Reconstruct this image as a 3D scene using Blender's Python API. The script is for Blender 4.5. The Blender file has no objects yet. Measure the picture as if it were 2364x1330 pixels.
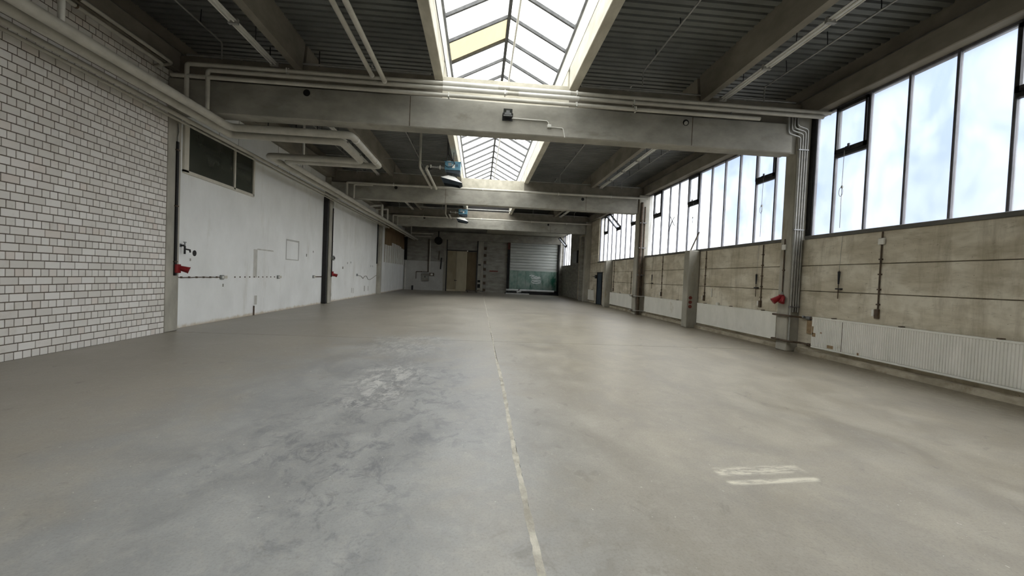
import bpy, bmesh, math, random
from mathutils import Vector, Matrix
random.seed(7)
SC = bpy.context.scene
COL = SC.collection

# ------------------------------------------------------------------ camera
FPX, YAW, PITCH, ROLL, EYE = 967.6, .0789, -.0252, .042, 1.548
fw = Vector((math.sin(YAW)*math.cos(PITCH), math.cos(YAW)*math.cos(PITCH), math.sin(PITCH)))
r0 = Vector((math.cos(YAW), -math.sin(YAW), 0)); u0 = r0.cross(fw)
rt = r0*math.cos(ROLL) + u0*math.sin(ROLL); up = -r0*math.sin(ROLL) + u0*math.cos(ROLL)
cam_d = bpy.data.cameras.new('camera'); cam = bpy.data.objects.new('camera', cam_d); COL.objects.link(cam)
cam_d.sensor_width = 36; cam_d.sensor_fit = 'HORIZONTAL'; cam_d.lens = FPX/2364*36
cam_d.clip_start = .05; cam_d.clip_end = 500
m = Matrix((rt, up, -fw)).transposed().to_4x4(); m.translation = (0, 0, EYE); cam.matrix_world = m
SC.camera = cam

# ------------------------------------------------------------------ sky, exposure
SC.view_settings.view_transform = 'Standard'; SC.view_settings.look = 'None'
SC.view_settings.gamma = 1; SC.view_settings.use_curve_mapping = False
SC.view_settings.exposure = .68
SKY = 2.9
wd = bpy.data.worlds.new('sky'); SC.world = wd; wd.use_nodes = True
wn, wl = wd.node_tree.nodes, wd.node_tree.links; wn.clear()
def sky():
    out = wn.new('ShaderNodeOutputWorld'); bg = wn.new('ShaderNodeBackground')
    tc = wn.new('ShaderNodeTexCoord'); sep = wn.new('ShaderNodeSeparateXYZ')
    wl.new(tc.outputs['Generated'], sep.inputs[0])
    cl = wn.new('ShaderNodeMath'); cl.operation = 'MAXIMUM'; cl.inputs[1].default_value = 0; wl.new(sep.outputs['Z'], cl.inputs[0])
    # bright overcast sky, brighter overhead than at the horizon
    ma = wn.new('ShaderNodeMath'); ma.operation = 'MULTIPLY_ADD'; ma.inputs[1].default_value = 1.0*SKY; ma.inputs[2].default_value = 1.1*SKY
    wl.new(cl.outputs[0], ma.inputs[0])
    mp = wn.new('ShaderNodeMapping'); mp.inputs['Scale'].default_value = (1.6, 1.6, 3.2); mp.inputs['Location'].default_value = (.25, .1, .3)
    wl.new(tc.outputs['Generated'], mp.inputs['Vector'])
    nz = wn.new('ShaderNodeTexNoise'); nz.inputs['Scale'].default_value = 2.2; nz.inputs['Detail'].default_value = 5; nz.inputs['Distortion'].default_value = .4
    wl.new(mp.outputs[0], nz.inputs['Vector'])
    rp = wn.new('ShaderNodeValToRGB'); e = rp.color_ramp.elements
    e[0].position = .36; e[0].color = (.88, .90, .94, 1); e[1].position = .62; e[1].color = (1.0, .985, .96, 1)
    wl.new(nz.outputs['Fac'], rp.inputs[0])
    # an opening in the cloud, low in the east, seen through the nearest window
    dt = wn.new('ShaderNodeVectorMath'); dt.operation = 'DOT_PRODUCT'; dt.inputs[1].default_value = Vector((.76, .60, .27)).normalized(); wl.new(tc.outputs['Generated'], dt.inputs[0])
    jt = wn.new('ShaderNodeMath'); jt.operation = 'MULTIPLY_ADD'; jt.inputs[1].default_value = -.10; wl.new(nz.outputs['Fac'], jt.inputs[0]); wl.new(dt.outputs['Value'], jt.inputs[2])
    mr = wn.new('ShaderNodeMapRange'); mr.interpolation_type = 'SMOOTHSTEP'; mr.inputs[1].default_value = .81; mr.inputs[2].default_value = .895; wl.new(jt.outputs[0], mr.inputs[0])
    bl = wn.new('ShaderNodeMix'); bl.data_type = 'RGBA'; wl.new(mr.outputs[0], bl.inputs['Factor']); wl.new(rp.outputs[0], bl.inputs['A']); bl.inputs['B'].default_value = (.112, .138, .198, 1)
    vm = wn.new('ShaderNodeVectorMath'); vm.operation = 'SCALE'; wl.new(bl.outputs['Result'], vm.inputs[0]); wl.new(ma.outputs[0], vm.inputs['Scale'])
    lt = wn.new('ShaderNodeMath'); lt.operation = 'GREATER_THAN'; lt.inputs[1].default_value = 0; wl.new(sep.outputs['Z'], lt.inputs[0])
    mx = wn.new('ShaderNodeMix'); mx.data_type = 'RGBA'; wl.new(lt.outputs[0], mx.inputs['Factor'])
    mx.inputs['A'].default_value = (.22, .21, .19, 1); wl.new(vm.outputs[0], mx.inputs['B'])
    wl.new(mx.outputs['Result'], bg.inputs['Color']); bg.inputs['Strength'].default_value = 1.0
    wl.new(bg.outputs[0], out.inputs[0])
sky()
wd.cycles.sampling_method = 'MANUAL'; wd.cycles.sample_map_resolution = 512
SC.cycles.max_bounces = 6; SC.cycles.diffuse_bounces = 4; SC.cycles.glossy_bounces = 2; SC.cycles.transparent_max_bounces = 12
SC.cycles.caustics_reflective = False; SC.cycles.caustics_refractive = False
SC.cycles.use_adaptive_sampling = True; SC.cycles.adaptive_threshold = .05
SC.cycles.sample_clamp_indirect = 6

# ------------------------------------------------------------------ materials
def S(r, g, b):
    f = lambda c: (c/255/12.92 if c/255 <= .04045 else ((c/255+.055)/1.055)**2.4)
    return (f(r), f(g), f(b), 1)
MATS = {}
class NT:
    def __init__(s, name):
        s.m = bpy.data.materials.new(name); s.m.use_nodes = True; s.n = s.m.node_tree.nodes; s.l = s.m.node_tree.links
        s.n.clear(); s.out = s.n.new('ShaderNodeOutputMaterial'); MATS[name] = s.m
        s.pos = s.n.new('ShaderNodeNewGeometry').outputs['Position']
    def link(s, a, b): s.l.new(a, b)
    def setv(s, inp, v):
        if hasattr(v, 'is_linked') or isinstance(v, bpy.types.NodeSocket): s.l.new(v, inp)
        else: inp.default_value = v
    def noise(s, scale=3, stretch=(1, 1, 1), detail=6, rough=.6, dist=0, loc=(0, 0, 0)):
        mp = s.n.new('ShaderNodeMapping'); mp.inputs['Scale'].default_value = stretch; mp.inputs['Location'].default_value = loc
        s.l.new(s.pos, mp.inputs[0]); nz = s.n.new('ShaderNodeTexNoise'); nz.inputs['Scale'].default_value = scale
        nz.inputs['Detail'].default_value = detail; nz.inputs['Roughness'].default_value = rough; nz.inputs['Distortion'].default_value = dist
        s.l.new(mp.outputs[0], nz.inputs['Vector']); return nz.outputs['Fac']
    def ramp(s, fac, a, b, ca=(0, 0, 0, 1), cb=(1, 1, 1, 1)):
        r = s.n.new('ShaderNodeValToRGB'); e = r.color_ramp.elements
        e[0].position = a; e[0].color = ca; e[1].position = b; e[1].color = cb; s.setv(r.inputs[0], fac); return r.outputs[0]
    def mix(s, fac, a, b):
        x = s.n.new('ShaderNodeMix'); x.data_type = 'RGBA'; s.setv(x.inputs['Factor'], fac); s.setv(x.inputs['A'], a); s.setv(x.inputs['B'], b)
        return x.outputs['Result']
    def math(s, op, a, b=0, c=0):
        x = s.n.new('ShaderNodeMath'); x.operation = op; s.setv(x.inputs[0], a); s.setv(x.inputs[1], b); s.setv(x.inputs[2], c); return x.outputs[0]
    def xyz(s):
        q = s.n.new('ShaderNodeSeparateXYZ'); s.l.new(s.pos, q.inputs[0]); return q.outputs
    def ss(s, v, a, b):
        x = s.n.new('ShaderNodeMapRange'); x.interpolation_type = 'SMOOTHSTEP'; s.setv(x.inputs[0], v); x.inputs[1].default_value = a; x.inputs[2].default_value = b
        return x.outputs[0]
    def bsdf(s, col, rough=.8, metal=0, bump=None, bstr=.2, bdist=.01, spec=.4):
        p = s.n.new('ShaderNodeBsdfPrincipled'); s.setv(p.inputs['Base Color'], col); s.setv(p.inputs['Roughness'], rough); p.inputs['Metallic'].default_value = metal
        p.inputs['Specular IOR Level'].default_value = spec
        if bump is not None:
            b = s.n.new('ShaderNodeBump'); b.inputs['Strength'].default_value = bstr; b.inputs['Distance'].default_value = bdist
            s.l.new(bump, b.inputs['Height']); s.l.new(b.outputs[0], p.inputs['Normal'])
        s.l.new(p.outputs[0], s.out.inputs[0]); return p
def mottled(name, c1, c2, scale=3, stretch=(1, 1, 1), rough=.8, metal=0, bstr=.15, bdist=.006, lo=.35, hi=.65, c3=None, t3=(.6, .75), s3=1.5, st3=(1, 1, 1), spec=.4):
    t = NT(name); n = t.noise(scale, stretch, 4); col = t.ramp(n, lo, hi, c1, c2)
    if c3: col = t.mix(t.ramp(t.noise(s3, st3, 4, .65, .3, (3.1, 7.7, 1.3)), *t3), col, c3)
    t.bsdf(col, rough, metal, t.noise(scale*9, stretch, 2) if bstr > .1 else None, bstr, bdist, spec); return t.m
mottled('beam_concrete', S(142, 140, 131), S(166, 163, 153), 1.6, (1, 1, 1.6), .82, c3=S(122, 118, 105), t3=(.58, .8), s3=.9, st3=(1, 1, 2))
mottled('purlin_concrete', S(118, 113, 102), S(140, 134, 122), 2, (1, .5, 1), .85)
mottled('column_concrete', S(148, 145, 134), S(174, 170, 158), 2.2, (1, 1, .5), .8, c3=S(140, 130, 106), t3=(.6, .78), s3=1.6, st3=(1, 1, .4))
def panel_mat():
    t = NT('panel_concrete'); n = t.noise(2.2, (1, .45, 2.2)); col = t.ramp(n, .34, .66, S(178, 169, 149), S(206, 198, 179))
    col = t.mix(t.math('MULTIPLY', t.ramp(t.noise(1.1, (1, .8, 1.5), 4, .6, .4, (3, 7, 1)), .48, .6), .7), col, S(224, 218, 202))
    col = t.mix(t.math('MULTIPLY', t.ramp(t.noise(1.5, (1, 1.6, .3), 6, .7, .2, (8, 2, 5)), .5, .7), .6), col, S(138, 127, 106))
    col = t.mix(t.math('MULTIPLY', t.ramp(t.noise(9, (1, .5, 2.5), 7, .75, .5, (2, 2, 9)), .56, .66), .35), col, S(126, 116, 96))
    col = t.mix(t.ramp(t.noise(30, (1, .7, 1), 3, .6, 0, (5, 5, 5)), .7, .74), col, S(112, 102, 86))
    t.bsdf(col, .88, 0, t.math('MULTIPLY_ADD', t.noise(26, (1, .6, 1.4), 4), .5, n), .35, .006, .3)
panel_mat()
mottled('plinth_concrete', S(142, 133, 115), S(178, 169, 150), 4, (1, .6, 1), .9, bstr=.5, c3=S(116, 102, 80), t3=(.55, .7), s3=2.5)
mottled('end_concrete', S(136, 134, 126), S(164, 162, 153), 1.5, (1, 1, 3), .85)
mottled('curb_concrete', S(176, 171, 155), S(204, 199, 184), 3, (1, .4, 1), .8)
mottled('deck_sheet', S(104, 106, 104), S(120, 122, 119), 1.2, (1, 1, 1), .55, .15)
mottled('pipe_paint', S(176, 173, 162), S(194, 191, 180), 3, (1, 1, 1), .45, bstr=.05)
mottled('pipe_white', S(206, 204, 196), S(222, 220, 212), 3, (1, 1, 1), .45, bstr=.03)
mottled('pipe_rust', S(92, 38, 30), S(120, 52, 40), 8, (1, 1, 1), .6)
mottled('conduit_grey', S(150, 150, 146), S(172, 171, 166), 6, (1, 1, 1), .4, .3, bstr=.03)
mottled('conduit_dark', S(70, 58, 46), S(98, 82, 66), 9, (1, 1, 1), .6)
mottled('steel_grey', S(112, 113, 114), S(132, 133, 134), 5, (1, 1, 1), .4, .5, bstr=.04)
mottled('mullion_paint', S(84, 84, 88), S(104, 104, 110), 8, (1, 1, .4), .45, .2, bstr=.05)
mottled('bar_paint', S(66, 66, 66), S(84, 84, 83), 8, (1, 1, 1), .5, .1, bstr=.05)
mottled('frame_dark', S(34, 34, 36), S(48, 48, 50), 8, (1, 1, 1), .5, .1, bstr=.05)
mottled('sill_dark', S(86, 85, 80), S(104, 102, 96), 6, (1, .3, 1), .6)
mottled('black_rubber', S(20, 19, 19), S(34, 32, 31), 8, (1, 1, 1), .5)
mottled('sheet_white', S(214, 213, 206), S(230, 229, 223), 2, (1, 1, 1), .4, bstr=.02, c3=S(176, 172, 158), t3=(.62, .85), s3=2)
mottled('radiator_paint', S(222, 221, 212), S(234, 232, 224), 3, (1, 1, .5), .45, bstr=.02, c3=S(190, 180, 152), t3=(.64, .8), s3=1.1)
mottled('rust_dark', S(72, 36, 28), S(94, 48, 38), 8, (1, 1, 1), .8)
mottled('rust', S(126, 104, 76), S(158, 136, 106), 9, (1, 1, 1), .9)
mottled('cream_paint', S(196, 191, 177), S(214, 209, 196), 3, (1, 1, .5), .6)
mottled('plastic_white', S(214, 213, 205), S(226, 225, 218), 4, (1, 1, 1), .4, bstr=.01)
mottled('plastic_grey', S(120, 122, 120), S(138, 140, 138), 4, (1, 1, 1), .45, bstr=.01)
mottled('socket_red', S(122, 22, 26), S(144, 30, 33), 6, (1, 1, 1), .4, bstr=.01)
mottled('heater_blue', S(74, 118, 138), S(94, 138, 156), 4, (1, 1, 1), .4, .1, bstr=.01)
mottled('heater_dark', S(38, 46, 54), S(56, 66, 74), 4, (1, 1, 1), .5)
mottled('door_blue', S(34, 46, 58), S(46, 60, 74), 3, (1, 1, 1), .45)
mottled('door_beige', S(156, 145, 118), S(172, 161, 134), 2, (1, 1, .4), .6)
mottled('door_light', S(196, 186, 158), S(208, 199, 172), 2, (1, 1, .4), .55)
mottled('door_brown', S(100, 86, 62), S(116, 101, 75), 2, (1, 1, .4), .6)
mottled('board_brown', S(112, 93, 66), S(136, 115, 84), 1.2, (1, .6, .6), .8)
mottled('wood_batten', S(74, 66, 56), S(96, 88, 76), 6, (3, 3, .5), .7)
mottled('shutter_metal', S(176, 180, 175), S(198, 202, 197), 1.4, (.5, 1, 3), .5, .2, bstr=.03)
mottled('shutter_green', S(118, 150, 137), S(164, 180, 171), 1.8, (1, 1, .8), .55, .05, c3=S(24, 96, 76), t3=(.56, .7), s3=1.4, st3=(1, 1, .3))
mottled('scrawl_white', S(214, 222, 220), S(232, 238, 236), 6, (1, 1, 1), .7)
mottled('duct_white', S(200, 202, 202), S(220, 222, 222), 3, (1, 1, 1), .4)
mottled('joint_fill', S(146, 141, 129), S(186, 181, 167), 9, (1, .6, 1), .9, bstr=.6)
mottled('mortar', S(86, 76, 66), S(112, 102, 90), 9, (1, 1, 1), .95, bstr=.5)
mottled('gable_dark', S(26, 25, 24), S(38, 36, 34), 3, (1, 1, 1), .8)
mottled('soffit_white', S(176, 172, 156), S(192, 188, 172), 1.5, (1, 1, 1), .7, c3=S(120, 112, 92), t3=(.6, .75), s3=1.4)

def white_wall():
    t = NT('wall_paint'); n = t.noise(1.1, (1, 1, .7)); col = t.ramp(n, .3, .7, S(228, 229, 226), S(242, 243, 241))
    col = t.mix(t.math('MULTIPLY', t.ramp(t.noise(1.6, (1, 1, .22), 6, .7, .2, (5, 2, 8)), .56, .78), .5), col, S(190, 186, 170))
    sc = t.ramp(t.noise(7, (1, .6, 1.2), 8, .75, .8, (1, 9, 4)), .66, .72)
    low = t.ss(t.xyz()[2], 2.6, .3)
    col = t.mix(t.math('MULTIPLY', t.math('MULTIPLY', sc, low), .7), col, S(140, 136, 127))
    base = t.math('MULTIPLY', t.ss(t.math('MULTIPLY_ADD', t.noise(5, (1, 1, 1), 6, .7, .3, (2, 8, 1)), .22, t.xyz()[2]), .22, .1), .8)
    col = t.mix(base, col, S(190, 176, 150))
    t.bsdf(col, .6, 0, t.noise(14), .12, .004, .35)
white_wall()
def end_paint():
    t = NT('end_paint'); col = t.ramp(t.noise(1.2), .3, .7, S(182, 181, 176), S(200, 200, 196))
    col = t.mix(t.ramp(t.noise(3, (1, 1, 1.5), 7, .7, .5, (4, 1, 1)), .6, .72), col, S(156, 151, 142))
    t.bsdf(col, .65, 0, t.noise(12), .1, .004)
end_paint()
def brick_mat():
    t = NT('brick_white'); oi = t.n.new('ShaderNodeObjectInfo').outputs['Random']; ri = t.n.new('ShaderNodeNewGeometry').outputs['Random Per Island']
    v = t.math('FRACT', t.math('ADD', oi, ri))
    col = t.ramp(v, 0, 1, S(216, 212, 205), S(234, 231, 226))
    r = t.n.new('ShaderNodeValToRGB'); r.color_ramp.elements[0].position = .88; r.color_ramp.elements[1].position = .97; t.link(t.math('FRACT', t.math('MULTIPLY', v, 7.3)), r.inputs[0])
    col = t.mix(t.math('MULTIPLY', r.outputs[0], .35), col, S(216, 200, 188))
    col = t.mix(t.math('MULTIPLY', t.ramp(t.noise(3.2, (1, 1, 1), 6, .7), .55, .75), .35), col, S(178, 166, 150))
    t.bsdf(col, .75, 0, t.noise(40, (1, 1, 1), 4), .25, .003, .35)
brick_mat()
def floor_mat():
    t = NT('floor_concrete'); X, Y, Z = t.xyz()
    big = t.noise(.35, (1, .6, 1), 3, .55, .6); mid = t.noise(1.7, (1, .7, 1), 5, .7, .5, (2, 5, 0)); fine = t.noise(11, (1, .8, 1), 5, .75, .3, (7, 1, 0)); grit = t.noise(60, (1, 1, 1), 2, .7, 0, (1, 7, 0))
    col = t.ramp(big, .36, .64, S(134, 128, 116), S(150, 144, 132))
    col = t.mix(t.math('MULTIPLY', t.ramp(mid, .42, .7), .45), col, S(162, 157, 145))
    wob = t.math('MULTIPLY_ADD', t.noise(.9, (1, 1, 1), 5, .7, .5, (9, 3, 0)), 3.4, -1.7)
    def blob(cx, cy, rx, ry, a=.55, b=1.15, w=.55):
        dx = t.math('DIVIDE', t.math('ADD', X, -cx), rx); dy = t.math('DIVIDE', t.math('ADD', Y, -cy), ry)
        d = t.math('SQRT', t.math('ADD', t.math('MULTIPLY', dx, dx), t.math('MULTIPLY', dy, dy)))
        return t.ss(t.math('MULTIPLY_ADD', wob, w, d), b, a)
    # bare, blue-grey worn concrete left of the joint
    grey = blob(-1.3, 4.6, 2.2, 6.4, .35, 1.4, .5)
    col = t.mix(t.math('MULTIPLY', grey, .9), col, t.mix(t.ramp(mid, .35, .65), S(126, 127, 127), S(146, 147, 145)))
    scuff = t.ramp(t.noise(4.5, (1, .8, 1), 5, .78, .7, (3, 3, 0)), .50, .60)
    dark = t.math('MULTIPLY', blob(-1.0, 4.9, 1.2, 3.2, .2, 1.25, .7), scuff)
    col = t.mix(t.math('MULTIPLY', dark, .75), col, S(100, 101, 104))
    # lime bloom
    lime = t.ramp(t.noise(6.5, (1, .45, 1), 5, .8, .5, (1, 2, 0)), .47, .58)
    pale = t.math('MAXIMUM', t.math('MULTIPLY', blob(-1.25, 6.1, .55, 1.5, .1, 1.3, .6), lime), t.math('MULTIPLY', blob(-1.6, 9.2, 1.0, 2.2, .1, 1.2, .6), t.math('MULTIPLY', lime, .7)))
    col = t.mix(t.math('MULTIPLY', pale, .62), col, S(194, 193, 187))
    # dry dusty zones towards the windows
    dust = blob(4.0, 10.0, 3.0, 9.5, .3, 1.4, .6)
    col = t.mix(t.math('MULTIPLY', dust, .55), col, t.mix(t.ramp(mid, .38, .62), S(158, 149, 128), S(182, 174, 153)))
    # trolley tracks and footprints beside the joint
    trk = t.math('ABSOLUTE', t.math('SINE', t.math('MULTIPLY_ADD', t.noise(.5, (1, .5, 1), 2), 6, t.math('MULTIPLY', X, 24))))
    trm = t.math('MULTIPLY', blob(-.1, 15.0, .5, 7.5, .4, 1.2, .25), t.math('MULTIPLY', t.ss(trk, .2, .0), t.ramp(fine, .42, .6)))
    col = t.mix(t.math('MULTIPLY', trm, .4), col, S(106, 100, 90))
    foot = t.math('MULTIPLY', blob(.95, 6.5, .55, 6.5, .5, 1.2, .2), t.ramp(t.noise(5.2, (1, .7, 1), 2, .5, .2, (4, 8, 0)), .62, .68))
    col = t.mix(t.math('MULTIPLY', t.math('MULTIPLY', foot, t.ramp(fine, .35, .55)), .4), col, S(104, 99, 90))
    # white flecks, dark scuffs, grit
    fl = t.ramp(t.noise(26, (1, .8, 1), 3, .6, .3, (2, 2, 0)), .70, .72); fm = t.ramp(t.noise(.8, (1, 1, 1), 4, .6, 0, (6, 6, 0)), .46, .58)
    col = t.mix(t.math('MULTIPLY', t.math('MULTIPLY', fl, fm), .85), col, S(214, 211, 200))
    dk = t.ramp(t.noise(3.1, (1.1, .8, 1), 5, .7, 1.0, (12, 4, 0)), .62, .72)
    col = t.mix(t.math('MULTIPLY', dk, .45), col, S(104, 100, 92))
    col = t.mix(t.math('MULTIPLY', t.ramp(grit, .48, .72), .28), col, S(92, 88, 82)); col = t.mix(t.math('MULTIPLY', t.ramp(fine, .5, .72), .22), col, S(176, 171, 160))
    dirt = t.math('MULTIPLY', t.ss(t.math('MULTIPLY_ADD', wob, .5, X), 6.3, 7.9), .75)
    col = t.mix(dirt, col, t.mix(t.ramp(fine, .4, .65), S(112, 102, 84), S(146, 136, 116)))
    # two worn white painted bars
    def band(v, a, b, s=.02): return t.math('MULTIPLY', t.ss(v, a-s, a+s), t.ss(v, b+s, b-s))
    slant = t.math('MULTIPLY_ADD', X, -.09, Y)       # Y - .09 X
    rag = t.noise(8, (.7, 3, 1), 5, .75, .4, (1, 1, 0))
    wx = band(t.math('MULTIPLY_ADD', rag, .12, X), 2.1, 2.9, .03)
    b1 = t.math('MULTIPLY', band(slant, 3.055, 3.19, .03), wx); b2 = t.math('MULTIPLY', band(slant, 2.90, 2.965, .02), wx)
    bars = t.math('MULTIPLY', t.math('MAXIMUM', t.math('MULTIPLY', b1, t.ramp(rag, .44, .60)), t.math('MULTIPLY', b2, t.ramp(rag, .36, .52))), .8)
    col = t.mix(bars, col, S(214, 208, 188))
    ro = t.math('MULTIPLY_ADD', mid, .3, .28)
    t.bsdf(col, ro, 0, t.noise(14, (1, .8, 1), 3, .7), .15, .004, .42)
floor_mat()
def glass(name, tint, haze_lo, haze_hi, haze, scale=1.3):
    t = NT(name); tr = t.n.new('ShaderNodeBsdfTransparent'); tr.inputs[0].default_value = tint
    tl = t.n.new('ShaderNodeBsdfTranslucent'); tl.inputs[0].default_value = haze
    gl = t.n.new('ShaderNodeBsdfGlossy'); gl.inputs['Roughness'].default_value = .12; gl.inputs[0].default_value = (.9, .9, .9, 1)
    f = t.n.new('ShaderNodeMapRange'); t.link(t.noise(scale, (1, .5, .35), 3, .65, .4), f.inputs[0]); f.inputs[1].default_value = .35; f.inputs[2].default_value = .7; f.inputs[3].default_value = haze_lo; f.inputs[4].default_value = haze_hi
    m1 = t.n.new('ShaderNodeMixShader'); t.link(f.outputs[0], m1.inputs[0]); t.link(tr.outputs[0], m1.inputs[1]); t.link(tl.outputs[0], m1.inputs[2])
    m2 = t.n.new('ShaderNodeMixShader'); m2.inputs[0].default_value = .03; t.link(m1.outputs[0], m2.inputs[1]); t.link(gl.outputs[0], m2.inputs[2])
    t.link(m2.outputs[0], t.out.inputs[0])
glass('window_glass', (.97, .98, .99, 1), .02, .22, S(225, 230, 238), 1.6)
glass('roof_glass', (.95, .96, .96, 1), .06, .35, S(228, 228, 224), 2.2)
glass('roof_panel_yellow', S(177, 171, 153), .8, .95, S(180, 174, 154), 2.5)
def dark_glass():
    t = NT('dark_glass'); t.bsdf(t.ramp(t.noise(.8), .3, .7, S(46, 50, 44), S(62, 66, 58)), .12, 0, None, spec=.6)
dark_glass()

# ------------------------------------------------------------------ mesh helpers
class MB:
    def __init__(s): s.v = []; s.f = []; s.sm = []
    def add(s, vs, fs, smooth=False):
        b = len(s.v); s.v += [Vector(v) for v in vs]; s.f += [[i+b for i in f] for f in fs]; s.sm += [smooth]*len(fs); return s
    def box(s, x0, x1, y0, y1, z0, z1, c=0):
        x0, x1 = min(x0, x1), max(x0, x1); y0, y1 = min(y0, y1), max(y0, y1); z0, z1 = min(z0, z1), max(z0, z1)
        if c <= 0:
            v = [(x, y, z) for z in (z0, z1) for y in (y0, y1) for x in (x0, x1)]
            return s.add(v, [(0, 2, 3, 1), (4, 5, 7, 6), (0, 1, 5, 4), (2, 6, 7, 3), (0, 4, 6, 2), (1, 3, 7, 5)])
        bm = bmesh.new(); bmesh.ops.create_cube(bm, size=1)
        for v in bm.verts: v.co = Vector(((x0+x1)/2+v.co.x*(x1-x0), (y0+y1)/2+v.co.y*(y1-y0), (z0+z1)/2+v.co.z*(z1-z0)))
        bmesh.ops.bevel(bm, geom=bm.edges[:], offset=min(c, .45*min(x1-x0, y1-y0, z1-z0)), segments=1, affect='EDGES')
        bm.verts.index_update(); s.add([v.co.copy() for v in bm.verts], [[v.index for v in f.verts] for f in bm.faces]); bm.free(); return s
    def tube(s, pts, r, seg=12, cap=True):
        pts = [Vector(p) for p in pts]; n = len(pts); rings = []; rr = r if isinstance(r, (list, tuple)) else [r]*n
        d0 = (pts[1]-pts[0]).normalized(); a = d0.orthogonal().normalized(); prev = d0
        for i, p in enumerate(pts):
            din = (pts[i]-pts[i-1]).normalized() if i else d0
            dout = (pts[i+1]-pts[i]).normalized() if i < n-1 else din
            tg = (din+dout); tg = tg.normalized() if tg.length > 1e-6 else din
            a = prev.rotation_difference(tg) @ a; prev = tg; a = (a-tg*a.dot(tg)).normalized(); b = tg.cross(a)
            k = 1/max(.5, din.dot(tg)); side = (din-dout); sd = side.normalized() if side.length > 1e-4 else None
            ring = []
            for j in range(seg):
                t = 2*math.pi*j/seg; o = a*math.cos(t)+b*math.sin(t)
                if sd is not None: o = o+sd*(o.dot(sd))*(k-1)
                ring.append(p+o*rr[i])
            rings.append(ring)
        vs = [v for q in rings for v in q]; fs = []
        for i in range(n-1):
            for j in range(seg): fs.append((i*seg+j, i*seg+(j+1) % seg, (i+1)*seg+(j+1) % seg, (i+1)*seg+j))
        s.add(vs, fs, True)
        if cap: s.add(rings[0], [list(range(seg))[::-1]]); s.add(rings[-1], [list(range(seg))])
        return s
    def prism(s, poly, axis, a, b):      # poly: 2-D outline in the two other axes, extruded along axis from a to b
        def P(q, t):
            u, w = q; return (t, u, w) if axis == 0 else (u, t, w) if axis == 1 else (u, w, t)
        n = len(poly); vs = [P(q, a) for q in poly]+[P(q, b) for q in poly]
        return s.add(vs, [list(range(n))[::-1], list(range(n, 2*n))]+[(i, (i+1) % n, n+(i+1) % n, n+i) for i in range(n)])
    def mesh(s, name, mat, org):
        me = bpy.data.meshes.new(name); o = Vector(org); me.from_pydata([tuple(v-o) for v in s.v], [], s.f)
        me.polygons.foreach_set('use_smooth', s.sm); me.materials.append(MATS[mat]); me.validate(); me.update()
        bm = bmesh.new(); bm.from_mesh(me); bmesh.ops.recalc_face_normals(bm, faces=bm.faces[:]); bm.to_mesh(me); bm.free(); return me
    def base(s):
        xs = [v.x for v in s.v]; ys = [v.y for v in s.v]; zs = [v.z for v in s.v]
        return Vector(((min(xs)+max(xs))/2, (min(ys)+max(ys))/2, min(zs)))
def B(*a, c=0): return MB().box(*a, c=c)
def T(pts, r, seg=12): return MB().tube(pts, r, seg)
def rpath(pts, rad, n=4):
    pts = [Vector(p) for p in pts]; out = [pts[0]]
    for i in range(1, len(pts)-1):
        a, p, b = pts[i-1], pts[i], pts[i+1]; da, db = (a-p), (b-p); q = min(rad, da.length*.45, db.length*.45)
        A, Bq = p+da.normalized()*q, p+db.normalized()*q
        for k in range(n+1):
            t = k/n; out.append(A*(1-t)**2+p*2*t*(1-t)+Bq*t*t)
    out.append(pts[-1]); return out
def wpos(o):
    p = Vector((0, 0, 0))
    while o: p += o.location; o = o.parent
    return p
def tag(o, label=None, cat=None, group=None, kind=None):
    if label: o['label'] = label
    if cat: o['category'] = cat
    if group: o['group'] = group
    if kind: o['kind'] = kind
    return o
def thing(name, label, cat, loc, group=None):
    o = bpy.data.objects.new(name, None); COL.objects.link(o); o.location = loc; o.empty_display_size = .1
    return tag(o, label, cat, group)
def part(name, mb, mat, parent, label=None, kind=None):
    o = bpy.data.objects.new(name, mb.mesh(name, mat, wpos(parent))); COL.objects.link(o); o.parent = parent
    return tag(o, label, None, None, kind)
def solo(name, mb, mat, label, cat, group=None):
    b = mb.base(); o = bpy.data.objects.new(name, mb.mesh(name, mat, b)); COL.objects.link(o); o.location = b
    return tag(o, label, cat, group)
def struct(name, mb, mat, label, cat=None):
    b = mb.base(); o = bpy.data.objects.new(name, mb.mesh(name, mat, b)); COL.objects.link(o); o.location = b
    return tag(o, label, cat or name.split('_')[0], None, 'structure')

# ------------------------------------------------------------------ main dimensions (metres)
YB = [9.75, 19.75, 29.75]            # front faces of the three portal beams
BACK, END = -9.0, 40.15
XB, XWH = -6.89, -7.14               # brick face, white wall face
XRW, XWIN = 7.95, 8.05               # right wall face, window plane
ZS, ZW = 2.86, 5.77                  # sill, window head
BZ0, BZ1 = 4.86, 5.57                # portal beam
DECK = 6.6
SKL, SKR = -1.0, 1.93                # inner faces of the skylight well
PUR = [(-4.33, -4.12), (5.15, 5.35)] # purlins
ord3 = ['nearest', 'middle', 'farthest']

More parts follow.
